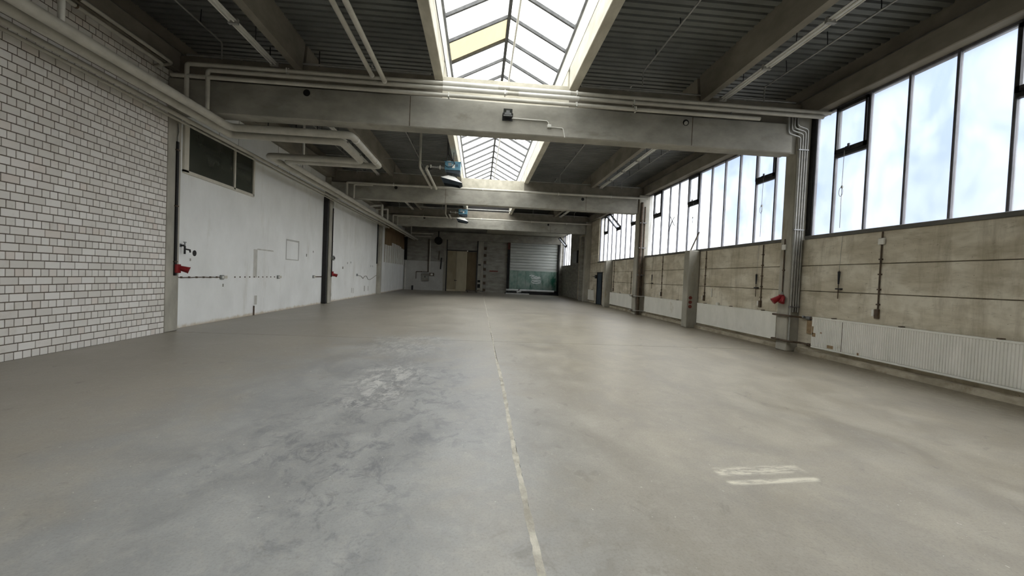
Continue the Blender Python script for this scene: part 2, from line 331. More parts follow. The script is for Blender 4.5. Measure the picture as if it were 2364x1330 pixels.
# ------------------------------------------------------------------ floor
FX0, FX1 = -7.4, 8.3
fl = struct('floor', B(FX0, FX1, BACK-.3, END+.3, -.3, -.12), 'joint_fill', 'worn grey concrete hall floor laid in large slabs')
JX = .385
ys = [BACK-.3, 9.985, 19.985, 29.985, END+.3]
for i in range(4):
    for a, b in ((FX0, JX-.012), (JX+.012, FX1)):
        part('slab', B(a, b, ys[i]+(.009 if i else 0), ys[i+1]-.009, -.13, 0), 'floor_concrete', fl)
mb = MB(); n = 900; L = []; Rr = []
for i in range(n+1):
    y = BACK+(END-BACK)*i/n; near = 1 if y < 9 else .55
    cx = JX+.010*math.sin(y*1.3)+random.uniform(-.003, .003); w = (.010+.008*abs(math.sin(y*3.1+math.sin(y*7)))+random.uniform(0, .006))*near+.005
    if 7.6 < y < 11: w = .013
    L.append((cx-w, y)); Rr.append((cx+w, y))
for i in range(n):
    (a, ya), (b, yb) = L[i], L[i+1]; (c, _), (d, _) = Rr[i], Rr[i+1]
    mb.add([(a, ya, .0012), (c, ya, .0012), (d, yb, .0012), (b, yb, .0012), (a, ya, -.05), (c, ya, -.05), (d, yb, -.05), (b, yb, -.05)], [(0, 1, 2, 3), (0, 3, 7, 4), (1, 5, 6, 2)])
part('joint_filler', mb, 'joint_fill', fl, 'pale ragged mortar filling of the long floor joint')

# ------------------------------------------------------------------ left wall, brick bay
BY0, BY1 = BACK, 9.80
wl_ = struct('wall_left', B(-7.4, XB-.008, BY0, BY1, 0, ZW), 'mortar', 'white painted brick wall of alternating header and stretcher courses')
def proj(p):
    d = Vector(p)-Vector((0, 0, EYE)); z = d.dot(fw)
    if z < .1: return None
    return 1182+FPX*d.dot(rt)/z, 665-FPX*d.dot(up)/z, z
def brick_mb(w, x0=0, y0=0, z0=0):
    h, c, dp = .1095, .006, .05; v = []
    for (x, i) in ((-dp, 0), (-c*.6, 0), (0, c)):
        v += [(x0+x, y0+i, z0+i), (x0+x, y0+w-i, z0+i), (x0+x, y0+w-i, z0+h-i), (x0+x, y0+i, z0+h-i)]
    f = [(8, 9, 10, 11)]
    for k in (0, 4): f += [(k+j, k+(j+1) % 4, k+4+(j+1) % 4, k+4+j) for j in range(4)]
    return v, f
cand = []
for r in range(46):
    z = .004+r*.125; st = (r % 2 == 1); p = .25 if st else .125
    w = p-.0115; off = .0625*(0 if st else 1) if True else 0
    y = BY1-.004-(.185 if st and (r//2) % 2 == 0 else (.06 if st else .115))
    e = BY1-.004
    first = e-y
    cand.append((y, z, first-.0115 if first > .03 else first)) if first > .02 else None
    y0 = y
    while y0-p > BY0: y0 -= p; cand.append((y0, z, w))
vis = []
for y, z, w in cand:
    q = proj((XB, y+w/2, z+.057)); q0 = proj((XB, y, z+.057)); q1 = proj((XB, y+w, z+.057))
    if q and q0 and q1 and q0[0] > -2 and q[1] > 0 and q[1] > 70+.53*q[0]:
        vis.append(((q1[0]-q0[0])*FPX*.11/q[2], y, z, w))
vis.sort(reverse=True); single = set((y, z) for _, y, z, w in vis[:300])
bm_cache = {}; mass = MB()
for y, z, w in cand:
    j = random.uniform(-.0015, .002)
    if (y, z) in single:
        k = round(w, 3)
        if k not in bm_cache:
            t_ = MB(); t_.add(*brick_mb(w)); bm_cache[k] = t_.mesh('brick', 'brick_white', (0, 0, 0))
        o = bpy.data.objects.new('brick', bm_cache[k]); COL.objects.link(o); o.parent = wl_
        o.location = Vector((XB+j, y, z))-wpos(wl_); o.rotation_euler = (random.uniform(-.006, .006), 0, 0)
    else: mass.add(*brick_mb(w, XB+j, y, z))
part('brick_courses', mass, 'brick_white', wl_, 'the remaining white bricks of the wall', 'stuff')

# ------------------------------------------------------------------ left wall, white bays
w2 = struct('wall_left', B(-7.4, XWH, 10.22, 19.80, 0, ZW), 'wall_paint', 'tall white painted wall with borrowed-light window beside the brick bay')
w3 = struct('wall_left', B(-7.4, XWH, 20.25, 29.80, 0, ZW), 'wall_paint', 'white painted wall bay between second and third left columns')
w4 = struct('wall_left', B(-7.4, XWH, 30.25, END+.3, 0, ZW), 'wall_paint', 'white painted wall bay with brown upper part near the end wall')
part('upper_board', B(XWH-.01, XWH+.02, 32.0, END, 2.3, 5.2), 'board_brown', w4, 'brown board panel above the white strips')
tops = [3.62, 3.62, 3.66, 3.92, 3.92, 3.9, 3.9, 3.86, 3.74, 3.72, 3.7]
for i in range(10):
    y0 = 32.05+i*.82; part('wall_strip', B(XWH+.02, XWH+.06, y0, min(y0+.56, END), 2.3, tops[i]), 'sheet_white', w4)
part('wall_notice', B(XWH+.05, XWH+.06, 36.5, 36.9, 2.4, 2.8), 'plastic_white', w4)
# panel seams high on the white wall
for y in (12.0, 12.9, 15.3, 16.2, 17.1): part('panel_seam', B(XWH-.005, XWH+.004, y, y+.012, 4.95, ZW), 'mortar', w2)
# marks, holes and fixings on the white wall
mottled('scar_paint', S(184, 182, 174), S(206, 204, 197), 5, (1, 1, .5), .8)
h = MB().tube([(XWH-.02, 11.12, 1.82), (XWH+.003, 11.12, 1.82)], .075, 14); part('wall_hole', h, 'black_rubber', w2, 'round black hole in the white wall')
fr = MB()
fr.box(XWH-.01, XWH+.006, 16.08, 16.14, 1.86, 2.6).box(XWH-.01, XWH+.006, 17.13, 17.2, 1.86, 2.62).box(XWH-.01, XWH+.006, 16.08, 17.2, 2.56, 2.62)
part('patch_outline', fr, 'end_paint', w2, 'bare plaster outline of a removed frame')
part('patch_outline', B(XWH-.01, XWH+.004, 16.08, 17.2, 1.85, 1.885), 'end_paint', w2)
part('plaster_scar', B(XWH-.01, XWH+.004, 13.88, 14.1, 1.2, 2.1), 'scar_paint', w2)
part('plaster_scar', B(XWH-.01, XWH+.004, 14.1, 15.15, 2.09, 2.13), 'scar_paint', w2)
part('plaster_scar', B(XWH-.01, XWH+.004, 13.98, 14.14, .33, .62), 'scar_paint', w2)
part('cable_end', T([(XWH+.02, 13.94, 0), (XWH+.02, 13.94, .3)], .022, 8), 'conduit_dark', w2)
for k in range(10):
    y = 12.86+k*.265; part('wall_plug', B(XWH-.01, XWH+.012, y, y+.045, 1.2, 1.235), 'conduit_dark', w2)
for (y, z, s) in ((17.9, 2.05, .07), (10.95, 1.62, .04), (18.6, 2.25, .05), (12.3, .95, .05)):
    part('wall_plug', B(XWH-.01, XWH+.008, y, y+s, z, z+s*1.6), 'end_concrete', w2)
for (y, z, a, b) in ((20.9, .25, .08, .16), (24.2, .3, .05, .28), (24.5, .26, .05, .3), (26.8, .3, .12, .34), (27.7, .3, .06, .3), (23.3, 1.9, .08, .1), (23.9, 1.95, .08, .1), (28.2, 1.85, .06, .12), (28.7, 1.85, .06, .12), (22.5, 1.62, .18, .12)):
    part('wall_scar', B(XWH-.01, XWH+.006, y, y+a, z, z+b), 'end_concrete', w3)
def cable(wall, y0, y1, z, label, cat='cable'):
    r = thing('wall_cable', label, cat, (XWH+.02, (y0+y1)/2, z))
    part('cable', T([(XWH+.018, y0+(y1-y0)*i/12, z+random.uniform(-.006, .006)) for i in range(13)], .011, 6), 'conduit_dark', r)
    for k in range(7): y = y0+(y1-y0)*(k+.5)/7; part('clip', B(XWH, XWH+.032, y-.02, y+.02, z-.018, z+.022), 'conduit_dark', r)
    return r
cable(w2, 10.24, 12.15, 1.216, 'clipped cable running right from the first left column to a wall socket')
cable(w2, 18.8, 19.65, 1.216, 'short clipped cable ending at the black upright strip')
cable(w3, 20.5, 21.6, 1.25, 'short clipped cable right of the second left column')
wv = thing('wall_cable', 'loose wavy cable sagging on the far white wall', 'cable', (XWH+.02, 26.7, 1.2))
part('cable', T([(XWH+.018, 25.2+.4*i, 1.3-.03*i+.12*math.sin(i*1.7)*(i in (3, 4, 5, 6, 7))) for i in range(9)]+[(XWH+.018, 29.7, 1.3)], .013, 6), 'conduit_dark', wv)
part('junction_box', B(XWH, XWH+.04, 25.05, 25.25, 1.25, 1.38), 'plastic_grey', wv)
def wall_socket(y, z, label):
    r = thing('wall_socket', label, 'socket', (XWH, y, z))
    part('socket_body', B(XWH, XWH+.05, y-.07, y+.07, z-.06, z+.06, c=.01), 'plastic_grey', r)
    part('socket_face', MB().tube([(XWH+.05, y+.0, z), (XWH+.058, y, z)], .04, 12), 'plastic_white', r)
    part('cable_stub', B(XWH, XWH+.03, y+.07, y+.25, z-.035, z+.04), 'cream_paint', r)
wall_socket(12.23, 1.217, 'grey wall socket at the end of the clipped cable, left on the white wall')
wall_socket(15.5, 1.213, 'grey wall socket below the plaster outline on the white wall')
wall_socket(18.68, 1.22, 'grey wall socket nearest the black upright strip on the white wall')
r = thing('wall_valve', 'dark tap valve on the white wall beside the first left column', 'valve', (XWH, 10.63, 1.75))
part('pipe_stub', T(rpath([(XWH, 10.62, 1.98), (XWH+.1, 10.62, 1.98), (XWH+.1, 10.62, 1.78)], .03), .022, 8), 'black_rubber', r)
part('handle', MB().tube([(XWH+.1, 10.62, 1.98), (XWH+.1, 10.62, 2.06)], .015, 8).tube([(XWH+.1, 10.58, 2.06), (XWH+.1, 10.66, 2.06)], .012, 8), 'steel_grey', r)
part('spout', T([(XWH+.1, 10.62, 1.9), (XWH+.19, 10.66, 1.88), (XWH+.2, 10.66, 1.82)], .018, 8), 'black_rubber', r)
part('backplate', B(XWH, XWH+.012, 10.59, 10.65, 1.94, 2.02), 'steel_grey', r)
# inner window in the white wall
iw = thing('window_1', 'dark borrowed-light window with white frame high in the white wall', 'window', (XWH, 12.3, 3.72)); iw['kind'] = 'structure'
Y0, YM, Y1_, Z0, Z1 = 10.62, 12.69, 13.73, 3.74, 4.98
part('window_frame', MB().box(XWH, XWH+.05, Y0, Y0+.16, Z0, Z1).box(XWH, XWH+.05, Y0, Y1_, Z0-.03, Z0+.05).box(XWH, XWH+.05, Y0, Y1_, Z1-.05, Z1+.03).box(XWH, XWH+.05, Y1_-.06, Y1_+.02, Z0, Z1), 'cream_paint', iw)
part('mullion', B(XWH, XWH+.05, YM-.03, YM+.04, Z0, Z1), 'cream_paint', iw)
part('pane', B(XWH-.002, XWH+.012, Y0+.16, YM-.03, Z0+.05, Z1-.05), 'dark_glass', iw); part('pane', B(XWH-.002, XWH+.012, YM+.04, Y1_-.06, Z0+.05, Z1-.05), 'dark_glass', iw)

# ------------------------------------------------------------------ columns
def col(name_lab, x0, x1, y0, y1, z1, grp):
    return solo('concrete_column', B(x0, x1, y0, y1, 0, z1, c=.018), 'column_concrete', name_lab, 'column', grp)
GL, GR = 'left wall columns', 'right wall columns'
col('left concrete column between the brick wall and the white wall', -7.4, XB, 9.80, 10.22, ZW, GL)
col('left concrete column right behind the black upright strip', -7.4, XB, 19.80, 20.25, ZW, GL)
col('left concrete column before the white strips and brown board', -7.4, XB, 29.80, 30.25, ZW, GL)
col('right concrete column carrying the bundle of grey conduits', 7.66, 8.2, 9.82, 10.2, ZW, GR)
col('right concrete column with the brown downpipe and steel brackets', 7.55, 8.2, 19.75, 20.2, ZW, GR)
col('farthest tall right column, in shade near the blind wall', 7.55, 8.2, 29.75, 30.2, ZW, GR)
ic1 = solo('half_column', B(7.54, XRW, 14.65, 15.02, 0, 2.80, c=.015), 'column_concrete', 'short right column under the window sill with three red discs', 'column', GR)
ic2 = solo('half_column', B(7.54, XRW, 24.65, 25.02, 0, 2.80, c=.015), 'column_concrete', 'short right column under the far window, beside the dark blue door', 'column', GR)
for z in (1.08, .92, .76): part('red_disc', T([(7.66, 14.652, z), (7.66, 14.63, z)], .062, 14), 'pipe_rust', ic1, 'dull red disc')
solo('black_strip', B(-7.13, -6.93, 19.65, 19.79, 0, 4.95, c=.02), 'black_rubber', 'black upright strip in front of the second left column', 'pipe')  # plain black box standing in front of the column
solo('black_duct', B(XWH, XWH+.06, 29.66, 29.8, 2.1, 4.95, c=.01), 'black_rubber', 'narrow black duct ending halfway down the third left column', 'duct')
# left column fittings: black cable duct with red socket
def left_socket(x, y, ztop, zbot, label, dlabel, dz=.16):
    d = thing('cable_duct', dlabel, 'cable duct', (x, y, zbot))
    part('duct', B(x, x+.035, y-.03, y+.03, zbot, ztop), 'black_rubber', d)
    for k in range(3): z = zbot+.3+k*(ztop-zbot-.5)/2; part('clip', B(x, x+.04, y-.045, y+.045, z, z+.03), 'conduit_dark', d)
    part('cable', T([(x+.02, y, ztop), (x+.03, y-.02, ztop+.1), (x+.02, y+.03, ztop+.22), (x+.02, y, ztop+.4)], .012, 6), 'conduit_grey', d)
    r = thing('power_socket', label, 'socket', (x, y, zbot+.05))
    c = Vector((x+.09, y+.09, zbot+dz))
    part('back_box', B(x+.035, x+.09, y-.05, y+.09, zbot+.06, zbot+.26, c=.01), 'socket_red', r)
    sm = part('socket_mouth', MB().tube([c+Vector((-.04, -.02, .02)), c+Vector((.12, .06, -.03))], [.055, .075], 14), 'socket_red', r)
    part('flap', MB().tube([c+Vector((.12, .06, -.03)), c+Vector((.13, .066, -.034))], .08, 14), 'socket_red', sm)
left_socket(XB, 10.07, 4.28, 1.27, 'red industrial power socket on the first left column', 'long black cable duct on the first left column')
left_socket(XB, 20.15, 4.4, 1.22, 'red industrial power socket on the second left column', 'long black cable duct on the second left column', .1)
r = thing('switch_box', 'round grey switch above the red socket on the second left column', 'switch', (XB, 20.2, 2.0))
part('body', MB().tube([(XB+.035, 20.15, 2.1), (XB+.12, 20.15, 2.1)], .11, 14), 'plastic_grey', r); part('knob', MB().tube([(XB+.12, 20.15, 2.1), (XB+.15, 20.15, 2.1)], .05, 12), 'black_rubber', r)

# ------------------------------------------------------------------ right wall: concrete panels as parts
wr = struct('wall_right', B(8.0, 8.35, BACK, END, 0, 2.78), 'plinth_concrete', 'right wall of weathered precast concrete panels under the windows')
rows = [(.02, 1.515), (1.53, 2.125), (2.14, 2.78)]
def panels(y0, y1, rws=rows, mat='panel_concrete'):
    for a, b in rws: part('concrete_panel', B(XRW+random.uniform(-.004, .004), 8.05, y0+.008, y1-.008, a, b, c=.008), mat, wr)
panels(BACK, -4.9); panels(-4.9, .1); panels(.1, 9.82); panels(10.2, 14.65); panels(15.02, 19.75); panels(20.2, 24.65); panels(25.02, 26.6); panels(27.75, 29.75)
part('concrete_panel', B(XRW, 8.05, 26.6, 27.75, 2.14, 2.78), 'panel_concrete', wr)
zr = [(.02, 1.5), (1.51, 2.1), (2.11, 2.78), (2.79, 3.4), (3.41, 4.1), (4.11, 4.85), (4.86, ZW)]
panels(30.2, 33.4, zr); panels(33.4, 36.6, zr, 'end_concrete'); panels(36.6, END, rows, 'end_concrete')
wr2 = struct('wall_right', B(8.03, 8.35, 27.85, 36.7, 2.78, ZW), 'panel_concrete', 'blind concrete wall between the far right windows')
for a, b in zr[3:]: part('concrete_panel', B(XRW, 8.03, 27.86, 29.75, a, b, c=.008), 'panel_concrete', wr2)
# low plinth under the radiators
for y0, y1 in ((BACK, 9.82), (10.2, 14.65), (15.02, 19.75), (20.2, 24.65)):
    mb = MB(); n = 24; pr_ = []
    for i in range(n+1):
        y = y0+(y1-y0)*i/n; pr_.append((y, 7.86+random.uniform(-.02, .03)))
    v = []; f = []
    for i, (y, x) in enumerate(pr_): v += [(x, y, 0), (x+.02, y, .1+random.uniform(-.015, .012)), (7.96, y, .12)]
    for i in range(n): f += [(i*3, i*3+3, i*3+4, i*3+1), (i*3+1, i*3+4, i*3+5, i*3+2)]
    mb.add(v, f); part('plinth', mb, 'plinth_concrete', wr, 'crumbling plinth strip at the foot of the wall')

# ------------------------------------------------------------------ windows of the right wall
def window(no, y_ends, mull, casements, label, tilt=None, zt=ZW):
    w = thing('window_%d' % no, label, 'window', (XWIN, sum(y_ends)/2, 2.78)); w['kind'] = 'structure'
    ya, yb = y_ends
    part('window_sill', B(7.92, 8.12, ya-.05, yb+.05, 2.775, ZS, c=.008), 'sill_dark', w)
    part('head_rail', B(XWIN-.03, XWIN+.04, ya, yb, zt-.05, zt+.02), 'mullion_paint', w)
    part('jamb', B(XWIN-.03, XWIN+.04, yb-.05, yb, ZS, zt), 'mullion_paint', w); part('jamb', B(XWIN-.03, XWIN+.04, ya, ya+.05, ZS, zt), 'mullion_paint', w)
    for y in mull: part('mullion', B(XWIN-.045, XWIN+.03, y-.024, y+.024, ZS, zt, c=.006), 'mullion_paint', w)
    ed = sorted([ya]+list(mull)+[yb])
    for a, b in zip(ed[:-1], ed[1:]):
        cs = [c for c in casements if abs((a+b)/2-c) < .42]
        if cs:
            part('pane', B(XWIN, XWIN+.006, a+.02, b-.02, ZS, 4.62), 'window_glass', w)
            part('pane', B(XWIN, XWIN+.006, a+.02, b-.02, 5.70, zt), 'window_glass', w)
            part('transom', B(XWIN-.06, XWIN+.03, a, b, 4.58, 4.66, c=.006), 'frame_dark', w)
            f = MB(); x0, x1 = XWIN-.08, XWIN+.02; y0, y1, z0, z1 = a+.02, b-.02, 4.66, 5.70
            f.box(x0, x1, y0, y1, z0, z0+.09).box(x0, x1, y0, y1, z1-.07, z1).box(x0, x1, y0, y0+.05, z0, z1).box(x0, x1, y1-.05, y1, z0, z1)
            hd = MB().box(x0-.05, x0, (y0+y1)/2-.05, (y0+y1)/2+.05, z0+.03, z0+.08).box(x0-.03, x0, (y0+y1)/2-.02, (y0+y1)/2+.02, z0+.06, z0+.14)
            tl = tilt is not None and abs((a+b)/2-tilt) < .42
            c = part('casement', f, 'frame_dark', w, 'dark top-hung casement frame')
            g = part('pane', B(XWIN-.03, XWIN-.024, y0+.05, y1-.05, z0+.09, z1-.07), 'window_glass', c)
            part('latch', hd, 'frame_dark', c)
            if tl:   # hopper sash tilted into the hall about its lower rail
                c.data.transform(Matrix.Identity(4))
                o = wpos(w); piv = Vector((XWIN-.05, 0, 4.70))-o
                mt = Matrix.Translation(piv) @ Matrix.Rotation(-.75, 4, 'Y') @ Matrix.Translation(-piv)
                for q in [c]+list(c.children): q.data.transform(mt)
        else:
            part('pane', B(XWIN, XWIN+.006, a+.02, b-.02, ZS, zt), 'window_glass', w)
    return w
m1 = [9.085-.811*k for k in range(0, 11)]
window(2, (.15, 9.69), m1, [8.68, 5.45, 2.2], 'nearest large factory window on the right with blue sky showing through')
m2 = [19.133, 18.29, 17.5, 16.69, 15.87, 15.06, 14.26, 13.45, 12.65, 11.84, 11.02]
window(3, (10.22, 20.0), m2, [18.71, 15.46, 11.43], 'long factory window between the conduit column and the brown downpipe column')
m3 = [21.2, 22.04, 22.86, 23.68, 24.46, 25.29, 26.1, 26.9]
window(4, (20.22, 27.8), m3, [21.62, 24.06, 26.5], 'far factory window with one tilted open sash', 24.06)
m4 = [37.6, 38.6, 39.5]
window(5, (36.75, 40.1), m4, [39.05], 'small farthest window beside the end wall', 39.05)
solo('window_cover_strip', B(8.0, 8.1, 9.70, 9.84, 2.86, ZW), 'black_rubber', 'black filler strip between conduit column and nearest window', 'strip')
# pull cords hanging in front of the panes
def cord(y, zt, zb, label):
    r = thing('pull_cord', label, 'cord', (XWIN-.12, y, zb)); x = XWIN-.12
    part('cord_line', T([(x, y, zt), (x, y+.01, (zt+zb)/2), (x, y, zb)], .006, 5), 'conduit_grey', r)
    zk = (zt+zb)/2+.05
    part('cord_loop', T([(x, y+.05*math.sin(a)+.03, zk-.1+.1*math.cos(a)) for a in [k*math.pi/6 for k in range(13)]], .006, 5), 'conduit_grey', r)
    part('knot', B(x-.015, x+.015, y-.02, y+.02, zk-.02, zk+.03), 'conduit_grey', r)
cord(8.75, 4.66, 2.95, 'grey pull cord below the casement of the nearest window')
cord(11.4, 4.66, 3.0, 'grey pull cord by the casement nearest the conduit column')
cord(15.3, 4.66, 3.4, 'grey pull cord in the middle of the long window')
# taped cross on a pane
r = thing('taped_cross', 'dark tangled wire cross on a pane of the long window', 'wire', (XWIN-.03, 17.2, 4.0))
for (a, b, c_, d) in ((17.0, 4.0, 17.4, 4.42), (17.38, 4.02, 17.02, 4.36), (17.2, 4.2, 17.48, 3.8)): part('wire', T([(XWIN-.02, a, b), (XWIN-.03, (a+c_)/2, (b+d)/2+.02), (XWIN-.02, c_, d)], .016, 6), 'frame_dark', r)
solo('wooden_batten', T([(7.75, 15.0, 2.8), (7.98, 14.86, 3.5)], .028, 4), 'wood_batten', 'dark batten standing on top of the short column, leaning on the window', 'batten')

# ------------------------------------------------------------------ edge beams, portal beams, purlins, upstands
def edge(x0, x1, y0, y1, lab, inner):
    r = thing('edge_beam', lab, 'beam', ((x0+x1)/2, (y0+y1)/2, ZW))
    part('lower_beam', B(x0, x1, y0, y1, ZW, 6.2, c=.015), 'purlin_concrete', r)
    part('upper_beam', B(*( (x0+.2, x1) if inner > 0 else (x0, x1-.2)), y0, y1, 6.2, 6.75), 'purlin_concrete', r)
    xi = x0+.1 if inner > 0 else x1-.1
    part('ledge_conduit', T([(xi, y0+.1, 6.23), (xi, y1-.1, 6.23)], .03, 8), 'conduit_grey', r)
bays = [(BACK, 9.95), (9.95, 19.95), (19.95, 29.95), (29.95, END)]
nm = ['nearest', 'second', 'third', 'farthest']
for i, (a, b) in enumerate(bays):
    edge(7.78, 8.25, a, b, '%s concrete edge beam above the right windows' % nm[i], 1)
    edge(-7.4, -6.755, a, b, '%s concrete edge beam along the left wall top' % nm[i], -1)
bl = ['nearest concrete portal beam with floodlight and three pipes', 'middle concrete portal beam behind the first blue heater', 'third concrete portal beam behind the second blue heater']
beams = []
for i, y in enumerate(YB):
    r = thing('portal_beam', bl[i], 'beam', (.4, y+.2, BZ0), 'portal beams'); beams.append(r)
    part('beam_body', B(XB, 7.47, y, y+.4, BZ0, BZ1, c=.02), 'beam_concrete', r)
    part('bearing_neck', B(7.46, 7.66, y+.12, y+.36, BZ0+.02, BZ1), 'beam_concrete', r)
    for a, b, mt in ((-7.1, SKL-.02, 'purlin_concrete'), (SKL-.02, SKR+.02, 'curb_concrete' if i < 2 else 'purlin_concrete'), (SKR+.02, 8.0, 'purlin_concrete')): part('upstand', B(a, b, y+.16, y+.36, BZ1-.02, 6.12, c=.006), mt, r)  # light put into upstand colour: pale under skylight, darker at sides and last beam
    part('upstand_conduit', T([(SKR+.3, y+.13, 6.14), (7.6, y+.13, 6.14)], .022, 6), 'conduit_grey', r); part('upstand_conduit', T([(-6.6, y+.13, 6.14), (SKL-.3, y+.13, 6.14)], .022, 6), 'conduit_grey', r)
    for x, z in ((-3.98, 5.45), (4.76, 5.41)):
        part('lifting_hole', T([(x, y+.1, z), (x, y-.004, z)], .075, 16), 'black_rubber', r, 'round black hole through the beam')
    part('joint_line', B(-1.72, -1.705, y-.003, y+.02, BZ0+.02, BZ1-.02), 'conduit_dark', r); part('joint_line', B(4.92, 4.935, y-.003, y+.02, BZ0+.02, BZ1-.02), 'conduit_dark', r)
part('lifting_hole', T([(4.76, 9.745, 5.40), (4.74, 9.70, 5.38)], .045, 12), 'conduit_grey', beams[0])
solo('end_beam', B(-7.1, 7.95, 39.9, END+.1, BZ0, BZ1, c=.02), 'beam_concrete', 'concrete beam across the top of the end wall', 'beam', 'portal beams')
side = ['left', 'right']
for s, (x0, x1) in enumerate(PUR):
    for i, (a, b) in enumerate(bays):
        g = .06
        solo('roof_purlin', MB().prism([(x0+.02, 6.0), (x1-.02, 6.0), (x1+.03, 6.62), (x0-.03, 6.62)], 1, a+(g if i else 0), b-g), 'purlin_concrete', '%s concrete roof purlin %s of the skylight' % (nm[i], side[s]), 'purlin', 'roof purlins')
# corrugated deck
def deck(x0, x1, y0, y1):
    mb = MB(); prof = []; y = y0; p = .19
    while y < y1: prof += [(y, DECK), (y+.12, DECK), (y+.135, DECK+.05), (y+.175, DECK+.05)]; y += p
    prof.append((y1, DECK)); v = []; f = []
    for (y, z) in prof: v += [(x0, y, z), (x1, y, z)]
    for i in range(len(prof)-1): f.append((2*i, 2*i+1, 2*i+3, 2*i+2))
    return mb.add(v, f)
struct('ceiling', deck(-7.3, SKL-.15, BACK-.2, END), 'deck_sheet', 'corrugated grey steel roof deck left of the skylight', 'ceiling')
struct('ceiling', deck(SKR+.15, 8.2, BACK-.2, END), 'deck_sheet', 'corrugated grey steel roof deck right of the skylight', 'ceiling')
struct('ceiling', deck(SKL-.15, SKR+.15, 30.05, END), 'deck_sheet', 'corrugated grey steel roof deck beyond the skylight end', 'ceiling')
solo('soffit_panel', B(.55, 7.75, 31.5, 39.88, 5.6, 5.66), 'soffit_white', 'pale flat ceiling panel above the far shutter', 'ceiling panel')

# ------------------------------------------------------------------ skylight
SY0, SY1, EZ, RX, RZ = BACK, 30.0, 7.1, .47, 7.9
sk = thing('skylight', 'long ridged glass skylight along the middle of the roof', 'skylight', (RX, 13.5, 6.0))
for i, (a, b) in enumerate(((SY0, 9.85), (10.05, 19.85), (20.05, SY1))):
    part('curb_beam', B(SKL-.2, SKL, a, b, 6.0, 6.55, c=.01), 'curb_concrete', sk); part('curb_beam', B(SKR, SKR+.2, a, b, 6.0, 6.55, c=.01), 'curb_concrete', sk)
n = 20; st = (SY1-SY0)/n
for i in range(n):
    a, b = SY0+i*st, SY0+(i+1)*st
    part('lining_sheet', B(SKL-.2, SKL+.01, a, b-.006, 6.55, EZ), 'sheet_white', sk); part('lining_sheet', B(SKR-.01, SKR+.2, a, b-.006, 6.55, EZ), 'sheet_white', sk)
part('eave_rail', B(SKL-.04, SKL+.06, SY0, SY1, EZ-.02, EZ+.05), 'steel_grey', sk); part('eave_rail', B(SKR-.06, SKR+.04, SY0, SY1, EZ-.02, EZ+.05), 'steel_grey', sk)
part('ridge_bar', B(RX-.04, RX+.04, SY0, SY1, RZ-.12, RZ), 'bar_paint', sk)
part('ridge_tube', T([(RX+.2, SY0, RZ-.25), (RX+.2, SY1, RZ-.25)], .028, 8), 'pipe_white', sk)
by = []; y = 9.3-18*1.0
while y < SY1: by.append(y); y += 1.0
def bar(x0, z0, x1, z1, y, w=.03, hgt=.07):
    d = Vector((x1-x0, 0, z1-z0)).normalized(); nn = Vector((-d.z, 0, d.x)); nn = nn if nn.z < 0 else -nn
    A, Bq = Vector((x0, y, z0)), Vector((x1, y, z1)); v = []
    for p in (A, Bq):
        for sy in (-w, w):
            for k in (0, hgt): v.append(p+Vector((0, sy, 0))+nn*k)
    return MB().add(v, [(0, 1, 3, 2), (4, 6, 7, 5), (0, 4, 5, 1), (2, 3, 7, 6), (0, 2, 6, 4), (1, 5, 7, 3)])
for y in by:
    part('glazing_bar', bar(SKL, EZ+.05, RX, RZ, y), 'bar_paint', sk); part('glazing_bar', bar(SKR, EZ+.05, RX, RZ, y), 'bar_paint', sk)
def pane(x0, z0, x1, z1, a, b):
    d = Vector((x1-x0, 0, z1-z0)).normalized(); nn = Vector((-d.z, 0, d.x)); nn = nn if nn.z > 0 else -nn; v = []
    for k in (.003, .009):
        for (x, z) in ((x0, z0), (x1, z1)):
            for y in (a, b): v.append(Vector((x, y, z))+nn*k)
    return MB().add(v, [(0, 1, 3, 2), (4, 6, 7, 5), (0, 4, 5, 1), (2, 3, 7, 6), (0, 2, 6, 4), (1, 5, 7, 3)])
eds = [SY0]+by+[SY1]
eds = [e for i, e in enumerate(eds) if i == 0 or e-eds[i-1] > .05]
for a, b in zip(eds[:-1], eds[1:]):
    ye = 10.2 < (a+b)/2 < 11.2
    part('pane', pane(SKL, EZ+.05, RX, RZ, a+.004, b-.004), 'roof_panel_yellow' if ye else 'roof_glass', sk, 'yellowed replacement roof pane' if ye else None)
    part('pane', pane(SKR, EZ+.05, RX, RZ, a+.004, b-.004), 'roof_glass', sk)
part('gable', MB().prism([(SKL-.2, 6.12), (SKR+.2, 6.12), (SKR+.2, EZ), (RX, RZ+.05), (SKL-.2, EZ)], 1, SY1, SY1+.1), 'gable_dark', sk, 'dark closed gable at the far skylight end')
part('gable', MB().prism([(SKL-.2, 6.0), (SKR+.2, 6.0), (SKR+.2, EZ), (RX, RZ+.05), (SKL-.2, EZ)], 1, SY0-.1, SY0), 'sheet_white', sk)
mb = [(SKL+.03, 0+6.3, 0)]
part('cord', T([(SKL+.025, SY0+.5+.12*k, 6.42+.006*math.sin(k*.9)) for k in range(int((SY1-SY0-1)/.12))], .009, 5), 'black_rubber', sk, 'dark cord along the left skylight lining')
for y in (14.0, 17.9, 22.0): part('cross_wire', T([(RX+.05, y, RZ-.22), (SKR-.06, y+.1, EZ+.12)], .012, 5), 'frame_dark', sk)

